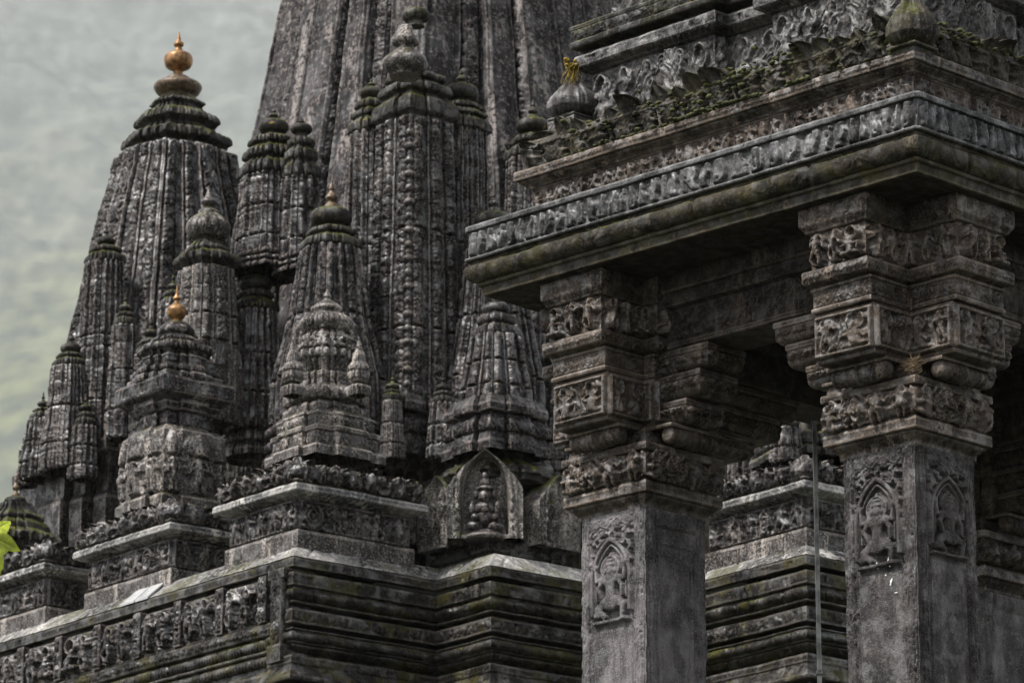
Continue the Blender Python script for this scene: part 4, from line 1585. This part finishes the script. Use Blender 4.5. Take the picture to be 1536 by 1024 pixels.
# ------------------------------------------------------------------ shrines on the plinth
def shrine_base(S_, x0, y0, x1, y1, fin=True):
    """carved block under a shrine; S_ is its Tower, the rectangle is in the plinth's frame"""
    a, c = S_.rx[:2] - AO[:2], None
    co, si = math.cos(-TH), math.sin(-TH)
    ox, oy = co * a[0] - si * a[1], si * a[0] + co * a[1]
    R = rect(x0 - ox, y0 - oy, x1 - ox, y1 - oy)
    lc = (0, 0, -S_.rx[2])

    def b(mb, name, mat, w=.006, par=None):
        return mb.build(name, M[mat], par or S_.root, weather=w * .6, seed=x0 * 3 + y0, loc=None if par else lc)
    mb = MB()
    sweep(mb, R, Prof(.04, 10.80).to(.04, 11.0, joints(.8, 2, 1.5, .012), .008).to(.03, 11.02).to(-.02, 11.025), RT_)
    B = b(mb, 'base_course', 'pale')
    mb = MB()
    sweep(mb, R, Prof(.0, 11.02).to(.0, 11.325, border(both(cells(T_FIG[:4] + T_GAV + T_FIG[4:8], .24, int(y0 * 7) + 3, .35), rough_carve(8, 2), .15), .03), .05), RT_)
    b(mb, 'figure_frieze', 'temple')
    mb = MB()
    sweep(mb, R, Prof(-.01, 11.32).cyma(.10, 11.365).to(.125, 11.37).to(.135, 11.385).to(.13, 11.44, joints(.5, 3, 1.6, .014), .01).to(.10, 11.46).to(-.1, 11.475), RT_)
    b(mb, 'cornice_slab', 'slab', .008)
    mb = MB()
    sweep(mb, R, Prof(.03, 11.465).to(.06, 11.47).curve([(.10, 11.52), (.105, 11.57), (.09, 11.62), (.06, 11.66)], both(cells(T_LEAF + T_FIG[:3], .17, 5, .2), rough_carve(8, 4), .4), .06).to(-.04, 11.69), RT_, top=True)
    L_ = b(mb, 'leaf_cornice', 'temple', .012)
    mb = MB()
    g = np.random.default_rng(int(abs(px_) if False else x0 * 100 + 50))
    for y in np.arange(y0 - oy + .05, y1 - oy, .15):
        leaf(mb, (x0 - ox - .07, y, 11.48), (-1, 0, 0), (0, 0, 1), .15, .17 + .05 * g.random(), .4, n=(11, 11))
    b(mb, 'leaf_row', 'temple', .01, L_).location = (0, 0, 0)
    mb = MB()
    for x in np.arange(x0 - ox + .05, x1 - ox, .15):
        leaf(mb, (x, y0 - oy - .07, 11.48), (0, -1, 0), (0, 0, 1), .15, .17 + .05 * g.random(), .4, n=(11, 11))
    bud(mb, x0 - ox - .03, y0 - oy - .03, 11.48, .085, .24, res=.012)
    b(mb, 'leaf_row', 'temple', .01, L_).location = (0, 0, 0)


px_ = 0
# front shrine, on the near corner
E = Tower(486, 41.1, 838, name='corner_shrine', label='pale lichen-spotted shrine with ribbed cap and niche figures on the near corner of the plinth', cat='shrine', group='shrines standing on the temple plinth')
shrine_base(E, .2, .2, 1.52, 1.3)
E.tiers('stepped_tiers', 'pale', RC, [(92, 700), (92, 686), (80, 682), (80, 664, 'l', rough_carve(8, 3), 3), (84, 661), (84, 656), (74, 652), (74, 638, 'l', cells(T_SCR, .12, 2), 3), (76, 634), (66, 628), (66, 618, 'l', None), (62, 614)])
E.tiers('petal_ring', 'pale', RA, [(54, 616), (60, 612), (58, 590, 't', cells(T_PET, .1, 2, .2), 6, 6), (46, 584), (44, 576)])
E.tiers('niche_drum', 'pale', RA, [(40, 578), (46, 574), (46, 566), (36, 562), (44, 545, 'l', flutes(.06), 3), (46, 530, 'l', cells(T_PET, .2, 1, .2), 8), (42, 508, 'l', cells(T_GAV, .22, 2, .2), 8), (36, 502), (40, 498), (38, 494)])
E.lathe('ribbed_cap', 'pale', [(20, 474), (32, 476), (40, 483), (41, 490), (36, 498), (30, 501)], ribs=30, amp=.07, n=120)
E.lathe('dome_cap', 'pale', [(17, 458), (24, 462), (24, 467), (20, 470), (27, 474), (28, 478)], smooth=False)
E.lathe('finial', 'pale', [(.8, 434), (4, 440), (6, 445), (4, 448), (9, 452), (19, 458), (20, 461)])
for dx, hh in ((-47, 1.), (52, 1.)):
    q = Tower(486 + dx, 40.95, 600, root=E)
    q.tiers('side_turret', 'pale', RC, [(17, 594), (19, 588), (19, 580), (8, 576), (15, 573), (17, 560, 'l', cells(T_LEAF, .1, 2), 4), (13, 545, 'l', cells(T_LEAF, .1, 3), 4), (11, 543), (9, 530, 'l', None), (6, 526), (3, 512), (1, 505)])

# shrine with the small gilded finial
D_ = Tower(255, 42.8, 905, name='gilded_shrine', label='dark shrine with heavy eave slab under a small bright gilded finial', cat='shrine', group='shrines standing on the temple plinth')
shrine_base(D_, .2, 2.3, 1.35, 3.75)
D_.tiers('arched_panels', 'pale', RC, [(88, 775), (88, 760), (80, 755), (82, 700, 'l', both(cells(T_ARCH + T_FIG[:2], .46, 3, .2), rough_carve(7, 2), .15), 11), (78, 660, 'l', cells(T_PET, .3, 3, .2), 9), (66, 652)])
D_.tiers('neck', 'temple', RC, [(64, 654), (58, 650), (58, 630, 'l', rough_carve(8, 2), 3), (64, 626), (70, 616), (70, 610)])
D_.tiers('eave_slab', 'temple', SQ, [(60, 620), (84, 609), (90, 605), (91, 602), (91, 584, 'l', joints(.4, 2, 1.6, .012), 2), (88, 581), (60, 578)], bottom=True)
D_.tiers('stepped_roof', 'temple', RA, [(74, 582), (74, 572, 'l', cells(T_SCR, .1, 2), 2), (66, 569), (66, 560, 't', None, 2, 3), (60, 556), (60, 548, 'l', rough_carve(9, 2), 2), (62, 545), (52, 540), (56, 534), (54, 522, 't', rough_carve(9, 3), 3, 5), (42, 518), (44, 514), (36, 509)])
D_.lathe('dome_cap', 'temple', [(12, 484), (20, 488), (28, 496), (28, 502), (24, 506), (30, 512)])
D_.lathe('gilded_finial', 'gold', [(.6, 428), (2.5, 440), (4, 444), (6, 448), (4, 451), (5, 455), (13, 461), (15.5, 467), (13, 475), (7, 480), (8.5, 485), (7, 488)], w=.001)

# pale finialled shrine behind it
C_ = Tower(306, 45.2, 640, name='pot_crowned_shrine', label='mossy shrine crowned by a pale ribbed stone pot, behind the small gilded finial', cat='shrine', group='shrines standing on the temple plinth')
C_.lathe('ribbed_pot', 'pale', [(9, 318), (16, 322), (30, 334), (33, 345), (27, 356), (16, 361), (20, 366)], ribs=12, amp=.14, n=72)
C_.lathe('finial', 'pale', [(.6, 279), (4, 291), (7, 297), (12, 303), (9, 308), (5, 311), (15, 317), (16, 322)])
C_.tiers('crown', 'mossy', RA, [(42, 405), (50, 398), (48, 386, 't', rough_carve(9, 1), 3, 4), (34, 380), (36, 374), (24, 364)])
C_.tiers('shrine_body', 'pale', RC, [(60, 640), (58, 560), (52, 520, 'l', rough_carve(8, 3), 4), (48, 480, 'l', facet(.2, 3), 4), (42, 405, 'l', facet(.2, 2), 4)])
turret(C_, 256, 45.6, 405, 430, 9, (436, 446, 462), 19, (458, 600), 16, 24, None, seed=31)
turret(C_, 362, 45.9, 372, 392, 14, (396, 402, 414), 26, (412, 600), 22, 30, None, seed=32)

# niche shrine with its small tower on the second corner
F = Tower(744, 41.6, 838, name='niche_shrine', label='moss-topped shrine with a pointed central niche between two smaller ones, under a ribbed spirelet', cat='shrine', group='shrines standing on the temple plinth')
turret(F, 744, 41.9, 446, 464, 21, (470, 488, 508), 37, (504, 614), 36, 56, (80, 606, 690), mat='temple', cmat='temple', seed=42, name='spirelet')
T = Tower(744, 41.9, 700, root=F)
T.tiers('mossy_roof', 'mossy', RA, [(60, 742), (96, 735), (98, 728), (84, 712, 't', rough_carve(7, 2), 6, 6), (62, 700), (60, 690)])
T.tiers('shrine_core', 'temple', RC, [(92, 850), (92, 830), (70, 826), (60, 735)])
T.tiers('niche_base', 'temple', SQ, [(100, 868), (106, 864), (106, 856), (98, 852), (104, 846), (104, 830, 'l', both(joints(.4, 2, 1.), rough_carve(8, 2), .6), 2), (98, 827), (80, 826)])


def niche(T, par, cx, cy, z0, w, h, rz, depth, name, mat, figseed=None, thick=.2):
    """arched stone niche: a hollowed slab with a pointed head, facing -y turned by rz about (cx, cy)"""
    n = 64
    u = np.linspace(-1, 1, n)[None]
    t = np.linspace(0, 1, 72)[:, None]
    topc = .55 + .45 * np.clip(1 - np.abs(u) ** 1.1, 0, 1) ** .8
    v = t * topc
    au = np.abs(u)
    inner = np.where(v > .5, np.hypot(au + .35, (v - .5) * 1.9) - .97, au - .62)
    outer = np.where(v > .5, np.hypot(au + .35, (v - .5) * 1.75) - 1.13, au - .78)
    rec = sst(.02, -.06, inner) * (v > .05)
    ring = np.exp(-((inner - .08) / .045) ** 2) * (v > .3)
    hgt = -depth * rec + .025 * ring + .014 * (np.exp(-((outer - .06) / .03) ** 2))
    col_ = np.exp(-((au - .72) / .06) ** 2) * (v < .5) * (.6 + .4 * np.sin(v * 60))
    hgt = hgt + .02 * col_ + .012 * (fbm(u * 9, v * 9, cx * 9, 2) - .5) * (1 - rec)
    if figseed is not None:
        g = np.random.default_rng(figseed)
        fg = figure(u * .62 + 0 * v, (v - .06) * 1.35 + 0 * u, g)
        hgt = hgt + rec * fg * depth * .9
    Xl = u * w / 2 + 0 * v
    Zl = z0 + v * h
    c, s = math.cos(rz), math.sin(rz)
    Yl = -hgt
    G = np.stack([cx + Xl * c - Yl * s, cy + Xl * s + Yl * c, Zl], -1)
    mb = MB()
    mb.grid(G)
    e = np.concatenate([G[:, 0][::1], G[-1, 1:], G[::-1, -1][1:]])
    bk = e + np.array([-s, c, 0]) * thick
    mb.grid(np.stack([e, bk]), flip=False)
    return T.put(mb, name, mat, .006, par)


nz = T.z(829)
k = -.5 * 106 * T.s / 1.0
# central niche looks along the diagonal, at the near corner
nc = niche(T, None, T.c[0] - .53, T.c[1] - .49, nz - .02, 112 * T.s, 136 * T.s, -math.radians(39), .17, 'central_niche', 'niche', None, .6)
niche(T, None, T.c[0] - .62, T.c[1] + .16, nz - .02, 60 * T.s / .78, 112 * T.s, -math.radians(82), .07, 'side_niche', 'niche', 4, .3)
niche(T, None, T.c[0] + .30, T.c[1] - .62, nz - .02, 66 * T.s / .78, 112 * T.s, math.radians(4), .08, 'side_niche', 'niche', 8, .3)

# idol in the niche
ni = T2(0, 0)
cF, sF = math.cos(TH), math.sin(TH)
lx, ly = T.c[0] - .50, T.c[1] - .45
wx, wy = T.rx[0] + lx * cF - ly * sF, T.rx[1] + lx * sF + ly * cF
ID = thing('stone_idol', 'small seated stone idol with tall crown inside the pointed niche', 'statue', (wx, wy, nz))
u_ = T.s * 1.0
mb = MB()
h_ = 98 * u_
for c, r in [((0, 0, .06), (.24, .13, .07)), ((-.16, -.05, .15), (.12, .1, .08)), ((.16, -.05, .15), (.12, .1, .08)), ((0, .0, .3), (.14, .1, .16)), ((0, -.01, .44), (.17, .11, .11)),
             ((-.19, -.03, .42), (.06, .07, .13)), ((.19, -.03, .42), (.06, .07, .13)), ((-.15, -.1, .28), (.06, .08, .06)), ((.15, -.1, .28), (.06, .08, .06)),
             ((0, -.03, .62), (.105, .1, .115)), ((0, -.03, .74), (.13, .11, .045)), ((0, -.02, .82), (.09, .08, .09)), ((0, -.02, .93), (.05, .05, .07)), ((-.13, -.02, .64), (.05, .05, .07)), ((.13, -.02, .64), (.05, .05, .07)),
             ((0, -.12, .6), (.03, .04, .04)), ((0, -.1, .4), (.05, .04, .06))]:
    blob(mb, np.array(c) * h_, np.array(r) * h_, 12)
mb.build('idol_body', M['temple'], ID, weather=.006, seed=3)
mb = MB()
lathe(mb, [(.26 * h_, -.06 * h_), (.3 * h_, -.04 * h_), (.3 * h_, .0), (.25 * h_, .03 * h_)], 30)
mb.build('idol_seat', M['temple'], ID, weather=.005)

# shrine seen between the pillars, on the third corner
K = Tower(1218, 41.0, 838, name='rear_shrine', label='mossy shrine glimpsed between the two carved pillars behind the thin pipe', cat='shrine', group='shrines standing on the temple plinth')
shrine_base(K, 3.9, -2.86, 5.3, -1.5)
K.tiers('shrine_body', 'mossy', RA, [(92, 700), (92, 690), (80, 684), (78, 664, 't', cells(T_LEAF, .15, 2), 5, 4), (66, 660), (66, 650), (62, 640, 'l', None), (56, 560, 'l', facet(.2, 2), 5), (46, 480, 'l', facet(.2, 3), 5), (36, 420, 'l', facet(.2, 4), 5)])
kalasha(K, 360, 405, 30, 'mossy')
turret(K, 1140, 42.0, 470, 500, 18, (510, 520, 540), 34, (536, 730), 30, 46, None, seed=51, name='spirelet')
turret(K, 1180, 40.6, 560, 580, 10, (586, 594, 606), 18, (604, 696), 15, 22, None, seed=52, name='spirelet')

# shrine at the left edge
G_ = Tower(18, 44.6, 905, name='edge_shrine', label='small dark mossy shrine cut by the left edge beside the yellow-green leaf', cat='shrine', group='shrines standing on the temple plinth')
shrine_base(G_, .2, 4.55, 1.3, 5.75)
G_.tiers('stepped_roof', 'mossy', RA, [(66, 835), (70, 822), (66, 806, 't', rough_carve(7, 2), 5, 5), (56, 800), (52, 790), (44, 784, 'l', None), (46, 778), (36, 770), (30, 764), (26, 756)])
kalasha(G_, 712, 752, 17, 'mossy', 'tgold')

# ------------------------------------------------------------------ young tree whose leaf enters at the left edge
b0 = at(-260, 900, 23)
ZL = ZG * float(sst(10, 24, b0[1]))
TR = thing('young_tree', 'young tree with yellow-green lobed leaves, one leaf reaching in at the left edge', 'tree', (b0[0], b0[1], ZL))
mb = MB()
tp = at(-190, 640, 23)
tt = np.linspace(0, 1, 14)[:, None]
top_ = np.array([tp[0] - b0[0], tp[1] - b0[1], tp[2] - ZL])
pts = tt * top_ + np.stack([.05 * np.sin(tt[:, 0] * 5), .03 * np.sin(tt[:, 0] * 4), 0 * tt[:, 0]], 1)
tube(mb, pts, np.linspace(.03, .008, 14), 10)
mb.build('trunk', M['bark'], TR)


def mapleleaf(c, ax, up, L):
    """lobed leaf hanging along ax"""
    tips = [(0, 1.0), (.16, .84), (.36, .62), (.62, .62), (.82, .86), (1.0, .68), (1.3, .46), (1.6, .56), (1.8, .66), (2.05, .46), (2.5, .3), (3.15, .1)]
    a = np.linspace(-math.pi, math.pi, 241)
    r = np.interp(np.abs(a), [q[0] for q in tips], [q[1] for q in tips])
    r = r * (1 + .07 * (np.abs(((np.abs(a) * 7) % 1) - .5) - .25)) 
    k = np.linspace(0.02, 1, 9)[:, None]
    X_, Y_ = k * r * np.cos(a) * L, k * r * np.sin(a) * L
    ax, up = np.array(ax, float), np.array(up, float)
    ax /= np.linalg.norm(ax)
    sd = np.cross(up, ax); sd /= np.linalg.norm(sd)
    nn = np.cross(ax, sd)
    Z_ = -.25 * (Y_ ** 2) / L - .2 * X_ ** 2 / L + .03 * L * np.cos(a * 5) * k
    vein = np.max([np.exp(-((np.abs(a) - v_) / .05) ** 2) for v_ in (0, .82, 1.8)], 0)
    Z_ = Z_ - .018 * L * vein * (1 - k) ** .3
    G = np.array(c) + X_[..., None] * ax + Y_[..., None] * sd + Z_[..., None] * nn
    mb = MB()
    mb.grid(G)
    mb.grid(G - nn * .0015, flip=True)
    return mb


for i, (qx, qy, L, dn) in enumerate([(-20, 800, .235, (.36, 0, -1)), (-190, 560, .2, (-.3, -.2, -.7)), (-330, 700, .22, (-.6, .2, -.6)), (-150, 690, .16, (.3, -.4, -.8)), (-260, 860, .2, (-.2, -.5, -.9))]):
    q = at(qx, qy, 23 + .1 * i) - np.array([b0[0], b0[1], ZL])
    mb = MB()
    j = pts[-1 - min(i, 4)]
    s_ = np.linspace(0, 1, 8)[:, None]
    tube(mb, j + (q - j) * s_ + np.stack([0 * s_[:, 0], 0 * s_[:, 0], .06 * np.sin(s_[:, 0] * 3.14)], 1), np.linspace(.007, .003, 8), 6)
    tw = mb.build('twig', M['bark'], TR)
    mapleleaf(q, dn, (.15, -1, .1), L).build('leaf', M['leaf'], tw)
# ================================================================== ground, hill, light, camera
X = np.concatenate([-np.geomspace(6000, 14, 46), np.linspace(-13, 13, 60), np.geomspace(14, 6000, 46)])
Y = np.concatenate([-np.geomspace(3000, 6, 26), np.linspace(-5, 80, 150), np.geomspace(82, 6000, 50)])
gx, gy = np.meshgrid(X, Y)
z = ZG * sst(10, 24, gy) + .12 * (fbm(gx * .4, gy * .4, 0 * gx, 3) - .5)
mb = MB()
mb.grid(np.stack([gx, gy, z], -1))
struct(mb.build('ground', M['ground']))

# wooded mountain slope
K_ = 2.6
D = np.linspace(1350, 2350, 560)
A = np.linspace(-.32, .32, 820)
a, d = np.meshgrid(A, D)
ang = np.interp(d, [1350, 1480, 1700, 1950, 2150, 2350], [.0, 8, 14.5, 19.3, 22.5, 23.6])
z = d * np.tan(np.radians(ang))
x = d * a
z += (fbm(x * .003, d * .003, 0 * x + 4, 2) - .5) * 120 * sst(1480, 1650, d) + (fbm((x + d * 1.3) * .008, (d - x) * .0025, 0 * x + 1, 2) - .5) * 40
z += vnoise(x * .06, d * .05, 0 * x + 8) * 5 + vnoise(x * .2, d * .14, 0 * x + 2) * 3
x, d, z = x * K_, d * K_, z * K_ + ZG
mb = MB()
mb.grid(np.stack([x, d, z], -1))
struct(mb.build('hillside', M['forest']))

hz = nodes('haze_air')[0]
t = hz.node_tree
t.nodes.clear()
out = t.nodes.new('ShaderNodeOutputMaterial')
pv = t.nodes.new('ShaderNodeVolumePrincipled')
pv.inputs['Color'].default_value = (.97, .98, .98, 1)
pv.inputs['Density'].default_value = HAZE
pv.inputs['Anisotropy'].default_value = .0
t.links.new(pv.outputs[0], out.inputs['Volume'])
mb = MB()
x0, x1, y0, y1, z0, z1 = -8500, 8500, -4000, 8500, -2, 3000
v = [(x0, y0), (x1, y0), (x1, y1), (x0, y1)]
mb.ngon([(*q, z0) for q in v], flip=True)
mb.ngon([(*q, z1) for q in v])
for i in range(4):
    p, q = v[i], v[(i + 1) % 4]
    mb.ngon([(*p, z0), (*q, z0), (*q, z1), (*p, z1)])
struct(mb.build('haze', hz), 'stuff')

w = bpy.data.worlds.new('World')
S.world = w
w.use_nodes = True
t = w.node_tree
t.nodes.clear()
out = t.nodes.new('ShaderNodeOutputWorld')
bg = t.nodes.new('ShaderNodeBackground')
sky = t.nodes.new('ShaderNodeTexSky')
sky.sky_type = 'NISHITA'
sky.sun_disc = False
SUN_EL, SUN_AZ = math.radians(55), math.radians(243)     # azimuth clockwise from +Y
sky.sun_elevation = SUN_EL
sky.sun_rotation = SUN_AZ
hs = t.nodes.new('ShaderNodeHueSaturation')
hs.inputs['Saturation'].default_value = .22
t.links.new(sky.outputs[0], hs.inputs['Color'])
t.links.new(hs.outputs[0], bg.inputs[0])
t.links.new(bg.outputs[0], out.inputs[0])
bg.inputs[1].default_value = SKY
L = bpy.data.lights.new('sun', 'SUN')
L.energy = SUN
L.angle = math.radians(10)
L.color = (1, .965, .92)
lo = bpy.data.objects.new('sun', L)
COL.objects.link(lo)
dv = Vector((math.sin(SUN_AZ) * math.cos(SUN_EL), math.cos(SUN_AZ) * math.cos(SUN_EL), math.sin(SUN_EL)))
lo.rotation_euler = dv.to_track_quat('Z', 'Y').to_euler()
lo.location = dv * 60

cam = bpy.data.cameras.new('camera')
cam.lens = 150
cam.sensor_width = 36
cam.clip_start = .5
cam.clip_end = 20000
cam.dof.use_dof = True
cam.dof.focus_distance = 28.5
cam.dof.aperture_fstop = 6.3
co = bpy.data.objects.new('camera', cam)
COL.objects.link(co)
co.location = CAM
co.rotation_euler = (math.pi / 2 + PITCH, 0, 0)
S.camera = co
S.view_settings.view_transform = 'Standard'
S.view_settings.look = 'None'
S.view_settings.exposure = EXPO
S.view_settings.gamma = 1
S.cycles.use_denoising = True
S.cycles.volume_bounces = 1
S.cycles.max_bounces = 6
